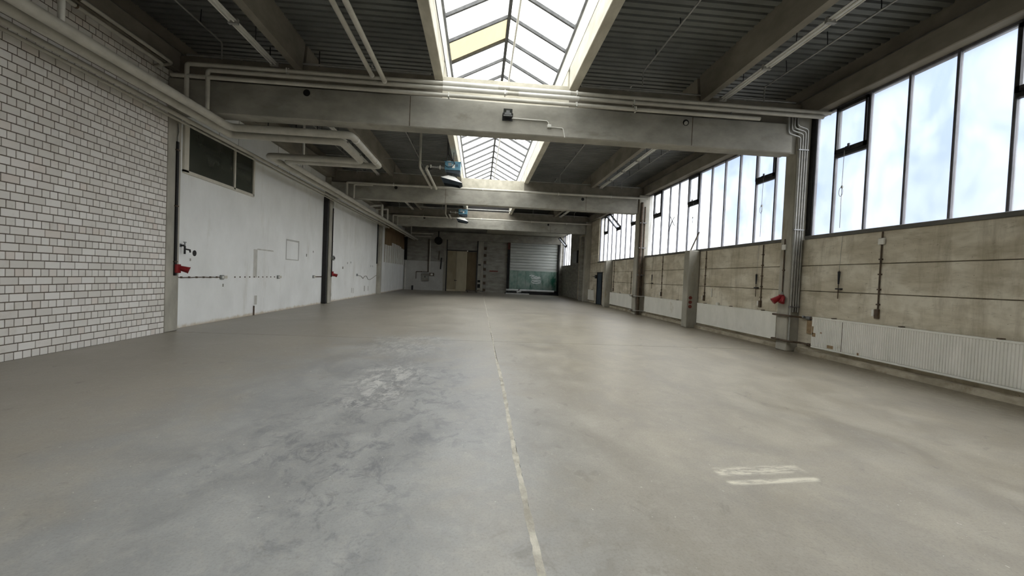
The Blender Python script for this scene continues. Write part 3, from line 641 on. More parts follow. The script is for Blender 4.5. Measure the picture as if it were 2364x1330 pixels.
# ------------------------------------------------------------------ end wall and back wall
we = struct('wall_end', B(-7.4, 8.3, END+.04, END+.35, 0, 8.0), 'end_concrete', 'dim end wall with doors and a metal shutter')
struct('wall_back', B(-7.4, 8.3, BACK-.3, BACK, 0, 8.0), 'end_concrete', 'plain concrete wall behind the viewer')
struct('wall_right', B(8.0, 8.35, BACK, .15, 2.78, ZW), 'panel_concrete', 'concrete wall piece behind the viewer on the right')
E0 = END+.04
part('lower_paint', B(-7.14, -3.42, END, E0, 0, 2.76), 'end_paint', we, 'pale painted lower part'); part('upper_paint', B(-7.14, -3.42, END+.01, E0, 2.77, 4.9), 'end_concrete', we)
part('wall_post', B(-3.42, -3.18, END-.06, E0, 0, 4.9), 'column_concrete', we); part('wall_post', B(-.2, .32, END-.06, E0, 0, 4.9), 'column_concrete', we)
for k in range(14):
    z = .1+k*.33; part('dark_block', B(.36, .6, END-.02, E0, z, z+.26), 'end_concrete' if k % 2 else 'conduit_dark', we)
for (a, b, z0, z1) in ((.62, 2.55, .02, .55), (.62, 2.55, .57, 1.5), (.62, 2.55, 1.52, 2.1), (.62, 2.55, 2.12, 2.9), (.62, 2.55, 2.92, 3.9), (.62, 2.55, 3.92, 4.86)):
    part('concrete_panel', B(a, b, END, E0, z0, z1), 'end_concrete', we)
part('rust_streak', B(.95, 1.75, END-.006, END, 2.02, 2.12), 'pipe_rust', we)
part('wall_post', B(2.62, 2.84, END-.12, E0, 0, 4.2), 'gable_dark', we); part('wall_post', B(2.62, 2.84, END-.12, E0, 4.2, 4.86), 'rust_dark', we, 'red top of the dark post')
for (z, hh) in ((.42, .35), (.95, .2), (2.55, .12)): part('dark_patch', B(-.16, .1, END-.068, END-.06, z, z+hh), 'gable_dark', we)
d = thing('door_1', 'tall beige double door in the end wall, one leaf ajar', 'door', (-1.7, END, 0)); d['kind'] = 'structure'
part('door_frame', MB().box(-3.18, -3.1, END-.1, E0, 0, 4.88).box(-.3, -.2, END-.1, E0, 0, 4.88).box(-3.18, -.2, END-.1, E0, 3.84, 3.92), 'frame_dark', d)
part('transom_panel', B(-3.1, -.3, END-.03, E0, 3.92, 4.88), 'end_concrete', d)
lf = part('door_leaf', B(-3.08, -2.22, END-.06, END, .2, 3.83), 'door_beige', d); part('kick_plate', B(-3.08, -2.22, END-.07, END, .02, .19), 'door_light', lf); part('handle', MB().box(-2.36, -2.3, END-.13, END-.06, 1.0, 1.1).box(-2.36, -2.12, END-.15, END-.12, 1.02, 1.07), 'frame_dark', lf)
part('door_leaf', MB().prism([(-2.2, END-.08), (-1.24, END-.45), (-1.22, END-.4), (-2.18, END-.02)], 2, .03, 3.82), 'door_light', d, 'paler leaf standing ajar')
part('door_leaf', B(-1.25, -.32, END-.04, END, .18, 3.8), 'door_brown', d, 'brown right leaf')  # right leaf has its own darker brown
solo('door_lamp', MB().tube([(-1.2, END-.16, 3.86), (-1.2, END-.1, 3.86)], .06, 12), 'plastic_white', 'small white round lamp above the beige double door', 'lamp')
# shutter
s = thing('roller_shutter', 'large grey metal shutter with green lower part on the end wall', 'shutter', (5.2, END, 0))
mb = MB(); k = 0; z = 2.2
while z < 4.82:
    part('shutter_slat', MB().prism([(END-.02, z), (END-.06, z+.03), (END-.06, z+.24), (END-.02, z+.27)], 0, 2.88, 7.5), 'shutter_metal', s); z += .275
for i in range(6):
    a = 2.88+i*.77; part('green_panel', B(a, a+.755, END-.06+random.uniform(-.006, .006), END, .38, 2.19), 'shutter_green', s)
part('bottom_rail', B(2.88, 7.5, END-.07, END, .05, .37), 'frame_dark', s); part('top_rail', B(2.88, 7.5, END-.08, END-.0, 2.16, 2.24), 'shutter_green', s)
for pts in ([(4.95, 1.62), (5.1, 1.72), (5.3, 1.66), (5.45, 1.74), (5.6, 1.66), (5.8, 1.7)], [(5.0, 1.5), (5.2, 1.56), (5.5, 1.5), (5.75, 1.56)], [(5.1, 1.36), (5.0, 1.2), (5.2, 1.08), (5.6, 1.06), (5.9, 1.14), (5.95, 1.28), (5.7, 1.38), (5.4, 1.34), (5.1, 1.36)], [(5.2, 1.22), (5.5, 1.25), (5.8, 1.2)], [(4.8, 1.78), (5.0, 1.84), (5.3, 1.8)], [(5.3, 1.6), (5.6, 1.58), (5.9, 1.62)]):
    mb = MB()
    for (xa, za), (xb, zb) in zip(pts[:-1], pts[1:]): mb.add([(xa, END-.068, za-.045), (xb, END-.068, zb-.045), (xb, END-.068, zb+.045), (xa, END-.068, za+.045), (xa, END-.06, za-.045), (xb, END-.06, zb-.045), (xb, END-.06, zb+.045), (xa, END-.06, za+.045)], [(0, 1, 2, 3), (0, 4, 5, 1), (3, 2, 6, 7)])
    part('chalk_scrawl', mb, 'scrawl_white', s, 'white illegible scrawl')
part('guide_rail', B(7.5, 7.62, END-.3, E0, 0, 4.86), 'gable_dark', s)
part('jamb_pipe', T([(7.72, END-.35, 2.6), (7.72, END-.35, 5.3)], .05, 8), 'pipe_white', s)
# things on the floor by the end wall
solo('duct_pipe', T([(2.55, 39.3, .36), (7.1, 39.3, .36)], .1, 14), 'duct_white', 'long white duct pipe lying in front of the green shutter', 'duct')
solo('floor_beam', MB().box(2.45, 7.5, 39.05, 39.5, 0, .14).box(2.6, 2.8, 39.15, 39.45, .14, .27).box(4.6, 4.8, 39.15, 39.45, .14, .27).box(6.8, 7.0, 39.15, 39.45, .14, .27), 'frame_dark', 'dark low skid under the white duct pipe', 'skid')
solo('flat_strip', B(2.5, 4.7, 38.85, 38.98, 0, .1, c=.01), 'duct_white', 'white flat profile on the floor in front of the dark skid', 'profile')
r = thing('duct_fitting', 'crumpled white fitting leaning on the duct pipe', 'fitting', (3.75, 39.0, .1))
part('collar', T([(3.55, 39.04, .2), (3.95, 39.04, .3)], .1, 10), 'duct_white', r); part('flange', T([(3.6, 39.04, .14), (3.78, 39.04, .5)], .05, 8), 'plastic_grey', r)
t = thing('low_trolley', 'low flat black trolley in front of the brown door leaf', 'trolley', (-.6, 39.2, 0))
part('platform', B(-1.2, 0, 38.9, 39.5, .13, .2, c=.01), 'black_rubber', t)
for x in (-1.05, -.15):
    for y in (39.0, 39.4): part('wheel', T([(x-.02, y, .065), (x+.02, y, .065)], .065, 12), 'black_rubber', t)
part('rim', B(-1.22, .02, 38.88, 38.91, .12, .24), 'wood_batten', t); part('tow_bar', T([(0, 39.2, .17), (.25, 39.1, .14), (.42, 39.0, .14)], .025, 8), 'frame_dark', t)
# end wall services
r = thing('electric_box', 'grey electric cabinet low on the painted end wall', 'cabinet', (-5.08, END, .86))
part('cabinet_body', B(-5.41, -4.76, END-.18, END, .86, 1.6, c=.01), 'plastic_grey', r); part('cabinet_door', B(-5.38, -4.79, END-.2, END-.18, .9, 1.56, c=.005), 'end_concrete', r); part('latch', B(-5.12, -5.06, END-.23, END-.2, 1.2, 1.36), 'frame_dark', r)
r = thing('switch_box', 'small dark switch box beside the grey electric cabinet', 'switch box', (-4.45, END, 1.3))
part('body', B(-4.7, -4.27, END-.1, END, 1.36, 1.66), 'conduit_dark', r); part('cover', B(-4.6, -4.38, END-.12, END-.1, 1.42, 1.6), 'plastic_white', r)
r = thing('conduit_run', 'dark conduit bending down beside the electric cabinet', 'conduit', (-5.3, END, 1.06))
part('conduit', T(rpath([(-5.95, END-.04, 1.06), (-5.95, END-.04, 1.74), (-4.8, END-.04, 1.74)], .08), .025, 8), 'conduit_dark', r); part('clip', B(-5.5, -5.42, END-.07, END, 1.7, 1.78), 'conduit_dark', r)
r = thing('wall_pipe', 'vertical dark and white pipe pair on the end wall above the cabinet', 'pipe', (-4.75, END, 1.7))
part('dark_pipe', T([(-4.85, END-.05, 1.72), (-4.85, END-.05, 4.9)], .045, 8), 'conduit_dark', r); part('white_pipe', T([(-4.72, END-.05, 1.75), (-4.72, END-.05, 4.7)], .04, 8), 'pipe_white', r)
solo('corner_pipe', T([(-6.95, END-.1, 0), (-6.95, END-.1, 2.75)], .06, 10), 'pipe_white', 'white pipe standing in the left corner of the end wall', 'pipe')
solo('corner_duct', B(-7.07, -6.82, END-.3, END-.16, 2.8, 4.9), 'gable_dark', 'black duct in the left corner above the white pipe', 'duct')
solo('hanging_bar', T([(-3.88, END-.04, 2.9), (-3.84, END-.04, 3.75)], .04, 6), 'conduit_dark', 'brown bar hanging high on the end wall', 'bar')
solo('hanging_bar', T([(-3.68, END-.05, 2.05), (-3.62, END-.05, 3.1)], .06, 6), 'black_rubber', 'black bar hanging lower, beside the door post', 'bar')
solo('pipe_stub', T([(-6.2, END-.4, 0), (-6.2, END-.4, .42)], .08, 10), 'black_rubber', 'black pipe stub rising from the floor by the end wall', 'pipe')
r = thing('wall_fan', 'dark round fan housing high on the end wall', 'fan', (-4.0, END-.3, 4.4))
part('housing', T([(-3.95, END-.02, 4.7), (-3.95, END-.5, 4.7)], .36, 18), 'gable_dark', r); part('hub', T([(-3.95, END-.5, 4.7), (-3.95, END-.56, 4.7)], .1, 12), 'black_rubber', r); part('hanger', B(-4.0, -3.9, END-.3, END-.2, 5.0, 5.6), 'gable_dark', r)

# ------------------------------------------------------------------ dark blue door in the right wall
d = thing('door_2', 'narrow dark blue door in the right wall beside a short column', 'door', (XRW, 27.2, 0)); d['kind'] = 'structure'
part('door_frame', MB().box(7.9, 8.02, 26.6, 26.68, 0, 2.13).box(7.9, 8.02, 27.67, 27.75, 0, 2.13).box(7.9, 8.02, 26.6, 27.75, 2.05, 2.13), 'frame_dark', d)
lf = part('door_leaf', B(7.93, 7.99, 26.68, 27.67, .02, 2.05), 'door_blue', d); part('handle', B(7.86, 7.93, 26.78, 26.9, 1.0, 1.04), 'steel_grey', lf)
r = thing('door_switch', 'small dark switch box left of the dark blue door', 'switch', (7.9, 28.0, 1.8)); part('body', B(7.86, XRW, 27.9, 28.15, 1.72, 1.95, c=.01), 'frame_dark', r); part('bracket', B(7.8, 7.95, 28.2, 28.6, 1.84, 1.87), 'frame_dark', r)
r = thing('wall_cabinet', 'thin grey panel hung on the far blind right wall', 'panel', (7.9, 34.5, 3.0)); part('panel_board', B(7.86, XRW, 33.7, 35.2, 2.97, 3.95, c=.01), 'plastic_grey', r); part('panel_edge', B(7.84, XRW, 33.62, 33.7, 2.95, 3.97), 'frame_dark', r)
solo('wall_pillar', B(7.6, XRW, 31.2, 31.6, 0, 4.85, c=.01), 'end_concrete', 'shaded concrete pillar past the farthest tall right column', 'pillar')
r = thing('bent_pipe', 'dark pipe bending off the top of the shaded far pillar', 'pipe', (7.6, 31.6, 2.8)); part('pipe', T(rpath([(7.75, 33.6, 4.75), (7.7, 32.4, 5.05), (7.72, 30.3, 5.0)], .5), .04, 8), 'conduit_grey', r); part('drop', T([(7.86, 30.6, 3.75), (7.86, 30.6, 4.9)], .04, 8), 'pipe_rust', r)

# ------------------------------------------------------------------ radiators
def radiator(y0, y1, lab, ribs=True, zb=.2, zt=.92, rust=False):
    r = thing('radiator', lab, 'radiator', (7.88, (y0+y1)/2, zb), 'flat wall radiators')
    xf = 7.836
    if ribs:
        mb = MB(); p = .045; n = int((y1-y0)/p); prof = []
        for i in range(n):
            y = y0+i*p; prof += [(y, xf), (y+.028, xf), (y+.033, xf+.012), (y+.04, xf+.012)]
        prof.append((y1, xf)); v = []; f = []
        for y, x in prof: v += [(x, y, zb+.045), (x, y, zt-.03)]
        for i in range(len(prof)-1): f.append((2*i, 2*i+2, 2*i+3, 2*i+1))
        mb.add(v, f); fp = part('front_panel', mb, 'radiator_paint', r)
    else: fp = part('front_panel', B(xf, xf+.02, y0, y1, zb+.03, zt-.03, c=.004), 'radiator_paint', r)
    part('core', B(xf+.014, 7.93, y0+.01, y1-.01, zb+.02, zt-.02), 'radiator_paint', r)
    part('top_rail', B(xf-.006, 7.93, y0-.005, y1+.005, zt-.035, zt, c=.008), 'radiator_paint', r); part('bottom_rail', B(xf-.006, 7.93, y0-.005, y1+.005, zb, zb+.035, c=.008), 'radiator_paint', r)
    k = y0+.6
    while k < y1-.3: part('bracket', B(7.86, XRW, k, k+.05, zt, zt+.02), 'conduit_dark', r); k += 1.5
    if rust:
        part('rust_patch', B(7.90, 7.945, y1+.005, y1+.24, zt-.42, zt-.1, c=.01), 'rust', r, 'rusty stained end of the radiator')
        for (y, z, a, b) in ((y1-.12, .46, .1, .09), (y1-.05, .5, .04, .2), (y1-.3, .56, .05, .03), (y1-.62, .26, .16, .07), (y1-1.25, .24, .04, .05)): part('flaked_paint', B(xf-.003, xf+.002, y, y+a, z, z+b), 'rust', fp)
        part('seam', B(xf-.002, xf+.002, y1-.83, y1-.82, zb+.04, zt-.04), 'conduit_dark', fp)
radiator(.6, 9.25, 'long white ribbed radiator under the nearest window, rust stains at its left end', True, rust=True)
radiator(10.45, 14.48, 'smooth white radiator between conduit column and the short column with red discs', False)
radiator(15.5, 19.3, 'white radiator between the red-disc column and the brown downpipe column', False)
radiator(20.85, 24.6, 'far white radiator past the brown downpipe column', False)
radiator(28.2, 29.65, 'small farthest white radiator beyond the dark blue door', False)
def rad_pipe(pts, rr, lab, mat='conduit_dark'):
    r = thing('radiator_pipe', lab, 'pipe', Vector(pts[0]), 'radiator pipes'); part('pipe', T(rpath(pts, .06), rr, 10), mat, r); return r
a = rad_pipe([(7.9, 9.27, .87), (7.9, 9.62, .87), (7.6, 9.62, .89), (7.6, 10.28, .89), (7.86, 10.42, .87)], .024, 'upper dark heating pipe wrapped round the conduit column')
part('valve', MB().tube([(7.9, 9.36, .87), (7.9, 9.48, .87)], .045, 10).tube([(7.9, 9.52, .87), (7.82, 9.52, .9)], .03, 8), 'steel_grey', a)
a = rad_pipe([(7.88, 9.27, .24), (7.88, 9.6, .25), (7.6, 9.62, .27), (7.6, 10.28, .27), (7.86, 10.42, .24)], .024, 'lower dark heating pipe wrapped round the conduit column'); part('collar', T([(7.88, 9.3, .24), (7.88, 9.4, .24)], .04, 10), 'conduit_dark', a)
a = rad_pipe([(7.88, 19.3, .9), (7.88, 19.55, .9), (7.48, 19.55, .9), (7.48, 20.3, .9), (7.86, 20.8, .85)], .028, 'upper heating pipe wrapped round the brown downpipe column', 'conduit_grey'); part('collar', T([(7.48, 19.8, .9), (7.48, 19.95, .9)], .045, 10), 'conduit_dark', a)
a = rad_pipe([(7.88, 19.3, .2), (7.88, 19.55, .2), (7.48, 19.55, .2), (7.48, 20.3, .2), (7.86, 20.8, .2)], .024, 'lower heating pipe wrapped round the brown downpipe column', 'conduit_grey'); part('collar', T([(7.48, 19.8, .2), (7.48, 19.95, .2)], .04, 10), 'conduit_dark', a)
r = thing('brown_downpipe', 'rust brown downpipe on the front of the second tall right column', 'pipe', (7.65, 19.65, 0)); part('pipe', T([(7.66, 19.66, 0), (7.66, 19.66, 5.4)], .07, 12), 'conduit_dark', r); part('thin_pipe', T([(7.82, 19.68, .9), (7.82, 19.68, 5.2)], .035, 10), 'conduit_dark', r)
for z in (1.9, 3.2, 4.4): part('pipe_clip', B(7.57, 7.9, 19.6, 19.745, z, z+.04), 'steel_grey', r)

# ------------------------------------------------------------------ conduits and sockets on the right wall
def drop(y, z0, z1, label, box=None, tail=True):
    r = thing('wall_conduit', label, 'conduit', (XRW, y, z0)); x = XRW-.02
    part('conduit', T([(x, y, z0), (x, y+.004, (z0+z1)/2), (x, y, z1)], .014, 8), 'conduit_dark', r)
    k = z0+.25
    while k < z1-.1: part('clip', B(x-.022, XRW, y-.03, y+.03, k, k+.028), 'conduit_dark', r); k += .3
    if box: part('junction_box', B(XRW-.05, XRW, y-.065, y+.065, box-.065, box+.065, c=.01), 'plastic_white', r)
    if tail:
        part('socket', B(XRW-.055, XRW, y-.035, y+.05, z0-.02, z0+.17, c=.008), 'conduit_dark', r); part('socket_cover', B(XRW-.06, XRW, y+.05, y+.1, z0+.02, z0+.16, c=.008), 'plastic_white', r)
    return r
drop(7.74, 1.05, 2.76, 'dark conduit with white box on the wall under the nearest window', 2.57)
drop(11.23, 1.02, 2.76, 'dark conduit down the panels, nearer the conduit column')
drop(14.2, 1.03, 2.76, 'thin dark conduit just right of the red-disc column')
drop(17.7, 1.02, 2.76, 'dark conduit in the panel bay before the brown downpipe')
drop(24.28, 1.0, 2.76, 'far dark conduit just right of the farther short column')
drop(21.4, .95, 2.1, 'short dark conduit beside the brown downpipe column', None, False)
def handle(y, zt, zb, label):
    r = thing('window_winder', label, 'window winder', (XRW, y, zb)); x = XRW-.05
    part('rod', T([(x, y, zb), (x, y, zt)], .009, 6), 'conduit_dark', r); part('grip', T([(x, y, zt-.3), (x, y, zt-.02)], [.016, .028], 8), 'frame_dark', r); part('bracket', B(x-.02, XRW, y-.06, y+.06, zt-.42, zt-.39), 'frame_dark', r); part('thin_cord', T([(x, y, zt), (x+.03, y, ZS)], .004, 5), 'conduit_grey', r)
handle(8.66, 2.0, 1.38, 'dark window winder rod on the wall left of the boxed conduit')
handle(11.42, 1.95, 1.29, 'dark window winder rod beside the conduit in the second bay')
handle(18.7, 1.96, 1.3, 'dark window winder rod farther along, before the brown downpipe')
# red socket by the conduit column
XC = 7.66
r = thing('power_socket', 'red industrial power socket beside the conduit column', 'socket', (XC, 10.02, 1.15))
part('back_box', B(XC-.06, XC, 9.96, 10.1, 1.2, 1.4, c=.01), 'socket_red', r); sm = part('socket_mouth', MB().tube([(XC-.05, 10.05, 1.33), (XC-.2, 10.1, 1.22)], [.06, .08], 14), 'socket_red', r); part('flap', MB().tube([(XC-.2, 10.1, 1.22), (XC-.205, 10.102, 1.216)], .085, 14), 'socket_red', sm); part('side_cap', MB().tube([(XC-.04, 9.93, 1.36), (XC-.12, 9.9, 1.2)], [.03, .07], 12), 'socket_red', r); part('bail', T([(XC-.03, 9.98, 1.4), (XC-.03, 10.02, 1.48), (XC-.03, 10.06, 1.4)], .008, 6), 'plastic_grey', r)
r = thing('wall_conduit', 'dark conduit feeding the red socket by the conduit column', 'conduit', (XC, 10.0, 1.45)); part('conduit', T([(XC-.02, 10.02, 1.46), (XC-.02, 10.03, 2.6), (XC-.02, 10.03, 2.8)], .014, 8), 'conduit_dark', r); part('junction_box', B(XC-.05, XC, 9.98, 10.1, 2.53, 2.66, c=.01), 'plastic_white', r); part('clip', B(XC-.03, XC, 9.99, 10.06, 2.0, 2.03), 'conduit_dark', r)
solo('white_tube', T([(7.93, 13.74, 1.16), (7.93, 13.74, 1.46)], .02, 8), 'plastic_white', 'short white tube fixed on the panel behind the second radiator', 'tube')
solo('white_cup', MB().tube([(7.9, 13.3, .92), (7.9, 13.3, 1.0)], [.04, .05], 10), 'plastic_white', 'small white cup standing on the smooth radiator', 'cup')
# bundle of grey conduits on the column
r = thing('conduit_bundle', 'bundle of four grey conduits climbing the right column', 'conduits', (7.78, 9.75, .2))
for i, (xt, zt, xb) in enumerate(((7.33, 5.30, 7.69), (7.41, 5.38, 7.755), (7.48, 5.44, 7.82), (7.56, 5.50, 7.88))):
    y = 9.775
    part('conduit', T(rpath([(xt, 9.72, 5.75), (xt, 9.72, zt+.02), (xb, y, zt-.03), (xb, y, .98 if i else .22)], .07), .02, 8), 'conduit_grey', r)
for z in (3.0, 4.95, 1.1): part('saddle_clip', B(7.65, 7.91, 9.745, 9.80, z, z+.025), 'steel_grey', r)

# ------------------------------------------------------------------ pipes along and across the roof
def pipe(name, pts, rr, lab, mat='pipe_paint', rad=.1, group=None, extra=None, cat='pipe', seg=14):
    r = thing(name, lab, cat, Vector(pts[0]), group); part('pipe', T(rpath(pts, rad), rr, seg), mat, r)
    if extra: extra(r)
    return r
ZP = 4.72
def cl1(r):
    for y in (6.3, 14.2): part('riser', T([(-5.84, y, ZP), (-5.84, y, 6.3)], .04, 10), 'pipe_white', r)
    for x, y in ((-3.12, 10.5), (-3.12, 12.4)): part('weld_collar', T([(x, y-.03, ZP), (x, y+.03, ZP)], .094, 14), 'pipe_white', r)
    for x in (-5.0, -3.9): part('hanger', T([(x, 10.2, ZP+.08), (x, 10.2, 6.6)], .012, 6), 'frame_dark', r)
pipe('heating_pipe', [(-5.84, BACK+.1, ZP), (-5.84, 10.2, ZP), (-3.12, 10.2, ZP), (-3.12, 13.0, ZP), (-5.84, 13.0, ZP), (-5.84, 39.6, ZP)], .085, 'outer cream heating pipe with expansion loop along the left side', rad=.16, extra=cl1)
def cl2(r):
    for x in (-4.6,): part('hanger', T([(x, 10.72, ZP+.08), (x, 10.72, 6.6)], .012, 6), 'frame_dark', r)
pipe('heating_pipe', [(-6.12, BACK+.1, ZP-.01), (-6.12, 10.72, ZP-.01), (-3.52, 10.72, ZP-.01), (-3.52, 12.5, ZP-.01), (-6.12, 12.5, ZP-.01), (-6.12, 39.6, ZP-.01)], .09, 'inner cream heating pipe following the expansion loop', rad=.16, extra=cl2)
def cl3(r):
    for y in (5, 9.0, 14, 19, 24, 29):
        part('pipe_clamp', T([(r.location.x, y-.015, r.location.z), (r.location.x, y+.015, r.location.z)], .052 if r.location.x > -6.65 else .036, 12), 'pipe_paint', r)
pipe('wall_run_pipe', [(-6.56, BACK+.1, ZP), (-6.56, 30.6, ZP)], .046, 'slim cream pipe beside the wall below the heating pipes', extra=cl3)
pipe('wall_run_pipe', [(-6.74, BACK+.1, ZP-.02), (-6.74, 30.6, ZP-.02)], .03, 'thinnest cream pipe closest to the left wall', extra=cl3)
# upper pair in the first bay
def cu(r): part('pipe_clip', T([(r.location.x, 7.4, r.location.z), (r.location.x, 7.43, r.location.z)], .042, 12), 'conduit_dark', r)
pipe('upper_wall_pipe', [(-6.62, BACK+.1, 5.76), (-6.62, 9.5, 5.76), (-6.86, 9.56, 5.74)], .035, 'upper small pipe under the left edge beam in the first bay', extra=cu)
pipe('upper_wall_pipe', [(-6.66, BACK+.1, 5.63), (-6.66, 9.3, 5.63), (-6.86, 9.36, 5.62)], .035, 'lower small pipe under the left edge beam in the first bay', extra=cu)
# cross pipes along the portal beams
def bracket_set(xs, y, z0, yb):
    def f(r):
        for x in xs: part('pipe_strap', MB().box(x-.012, x+.012, y-.055, y+.055, z0-.06, z0-.044).box(x-.012, x+.012, y-.055, y-.044, z0-.06, z0+.05).box(x-.012, x+.012, y+.044, y+.055, z0-.06, z0+.09), 'plastic_white', r)
    return f
def sleeve(xs, z, a, b):
    def f(r):
        bracket_set(xs, 9.3, z, 9.75)(r); part('sleeve', T([(a, 9.3, z), (b, 9.3, z)], .053, 14), 'pipe_white', r, 'thicker white sleeve'); part('sleeve', T([(b+.25, 9.3, z), (b+1.6, 9.3, z)], .05, 14), 'pipe_white', r)
    return f
pipe('cross_pipe', [(-6.2, 9.3, 4.78), (-6.2, 9.3, 5.69), (8.03, 9.3, 5.69)], .043, 'top cream pipe across the nearest portal beam', extra=sleeve((-4.2, 2.0), 5.69, -.95, .25), rad=.06)
pipe('cross_pipe', [(-5.79, 9.3, 4.78), (-5.79, 9.3, 5.585), (7.85, 9.3, 5.585)], .043, 'middle cream pipe across the nearest portal beam', extra=sleeve((.4, 3.3), 5.585, -.95, .45), rad=.06)
def red(r):
    part('red_sleeve', T([(-1.22, 9.3, 5.44), (-.9, 9.3, 5.44)], .04, 14), 'pipe_rust', r, 'rust red sleeve'); bracket_set((-.82, 2.0, 3.35), 9.3, 5.44, 9.75)(r)
    part('hanger', T([(5.6, 9.3, 5.44), (5.6, 9.3, 5.62)], .012, 6), 'steel_grey', r)
pipe('cross_pipe', [(-6.5, 9.3, 5.44), (6.3, 9.3, 5.44)], .042, 'lowest cream pipe across the nearest portal beam with red sleeve', extra=red)
for i, y in ((1, 19.3), (2, 29.3)):
    o = ['', 'middle', 'third'][i]
    pipe('cross_pipe', [(-6.03, y, 4.78), (-6.03, y, 5.47), (7.75, y, 5.52)], .05, 'cream pipe across the %s portal beam' % o, extra=bracket_set((-4, 0, 3.5, 6), y, 5.49, y+.47), rad=.06)
    pipe('drop_pipe', [(-5.72, y, 4.78), (-5.72, y, 5.40), (-4.9, y, 5.41)], .04, 'short cream drop pipe at the left end of the %s portal beam' % o, rad=.06)
# pair of pipes under the deck
def cc(r): part('end_cap', T([(r.location.x, 9.17, r.location.z), (r.location.x, 9.22, r.location.z)], .05, 14), 'pipe_white', r)
pipe('deck_pipe', [(-2.435, BACK+.1, 5.70), (-2.435, 9.2, 5.70)], .045, 'left one of two cream pipes hanging left of the skylight, nearest bay', extra=cc, group='deck pipe pairs')
pipe('deck_pipe', [(-2.17, BACK+.1, 5.60), (-2.17, 9.2, 5.60)], .048, 'right one of two cream pipes hanging left of the skylight, nearest bay', extra=cc, group='deck pipe pairs')
for i, (y0, y1, z, w) in enumerate(((15.5, 19.22, 5.41, 'first'), (27.1, 29.2, 5.44, 'second'))):
    pipe('heater_pipe', [(-2.3, y0, 6.6), (-2.3, y0, z), (-2.31, y1, z)], .045, 'left cream pipe between the %s blue heater and the beam' % w, rad=.1)
    pipe('heater_pipe', [(-2.02, y0-.05, z+.01), (-2.1, y0+.25, z), (-2.09, y1, z-.02)], .05, 'right cream pipe between the %s blue heater and the beam' % w, rad=.1)
for k, (y, lab) in enumerate(((25.5, 'thick riser pipe on the heating pipes past the middle beam'), (27.0, 'thin riser pipe on the heating pipes past the middle beam'), (36.2, 'far riser pipe on the heating pipes near the end wall'))):
    pipe('riser_pipe', [(-5.9, y, 4.78), (-5.9, y, 5.5), (-6.7, y+.4, 5.5)], [.08, .05, .05][k] if False else (.075, .05, .05)[k], lab, rad=.05, mat='pipe_white')
pipe('end_pipe', [(-6.3, 38.6, 5.2), (-4.3, 38.6, 5.2)], .05, 'short horizontal pipe near the end wall fan', mat='pipe_white'); pipe('end_pipe', [(-6.0, 38.9, 4.95), (-4.5, 38.9, 4.95)], .04, 'lower short horizontal pipe near the end wall fan', mat='pipe_white')

# thin conduits hung below the deck
def deck_conduit(x, z, y0, y1, lab, end_drop=True):
    r = thing('deck_conduit', lab, 'conduit', (x, (y0+y1)/2, z), 'conduits below the roof deck')
    pts = [(x, y0, z), (x, y1, z)]
    if end_drop: pts.append((x, y1, z-.35))
    part('conduit', T(rpath(pts, .05), .016, 8), 'conduit_grey', r)
    y = max(y0, 5.0)+.6
    while y < y1: part('hook', T([(x, y, z), (x, y, z+.1), (x, y+.02, DECK)], .009, 5), 'frame_dark', r); y += 1.1
for i, (a, b) in enumerate(((BACK+.1, 9.6), (10.3, 19.6), (20.3, 29.6))):
    deck_conduit(3.6, 6.45, a, b, '%s thin conduit below the deck right of the skylight' % nm[i]); deck_conduit(6.58, 6.32, a, b, '%s thin conduit below the deck above the right windows' % nm[i])
    deck_conduit(-5.7, 6.32, a, b, '%s thin conduit below the deck near the left wall' % nm[i])
    if i: deck_conduit(-2.75, 6.45, a, b, '%s thin conduit below the deck left of the skylight' % nm[i])
solo('cross_conduit', T([(-6.5, 18.0, 6.3), (-1.25, 18.0, 6.3)], .014, 6), 'conduit_grey', 'thin conduit crossing the deck to the first blue heater', 'conduit')
solo('cross_conduit', T([(-4.1, 28.0, 5.93), (2.0, 28.0, 5.95)], .03, 6), 'conduit_grey', 'grey conduit crossing the roof at the second blue heater', 'conduit')

# ------------------------------------------------------------------ fluorescent batten runs
def lamp_run(x, y0, y1, lab):
    r = thing('tube_light', lab, 'tube light', (x, (y0+y1)/2, 5.93), 'fluorescent batten runs'); n = max(1, round((y1-y0)/1.55)); L = (y1-y0)/n
    for i in range(n):
        a, b = y0+i*L, y0+(i+1)*L
        bt = part('batten', MB().prism([(x-.075, 6.0), (x-.045, 6.035), (x+.045, 6.035), (x+.075, 6.0)], 1, a+.01, b-.01), 'sheet_white', r)
        part('tube', T([(x-.04, a+.05, 5.965), (x-.04, b-.05, 5.965)], .015, 8), 'pipe_white', bt); part('tube', T([(x+.04, a+.05, 5.965), (x+.04, b-.05, 5.965)], .015, 8), 'pipe_white', bt)
        part('end_holder', B(x-.085, x+.085, a-.015, a+.045, 5.945, 6.045), 'conduit_grey', bt)
        part('hanger', T([(x, a+L*.5, 6.03), (x, a+L*.5, DECK)], .008, 5), 'frame_dark', r)
    part('end_holder', B(x-.085, x+.085, y1-.045, y1+.015, 5.945, 6.045), 'conduit_grey', r)
for i, (a, b) in enumerate(((-7.37, 9.68), (10.3, 19.7), (20.3, 29.7))):
    lamp_run(5.6, a, b, '%s run of fluorescent tubes under the right roof, beside the purlin' % nm[i]); lamp_run(-4.65 if i == 0 else -4.78, a, b, '%s run of fluorescent tubes under the left roof, beside the purlin' % nm[i])

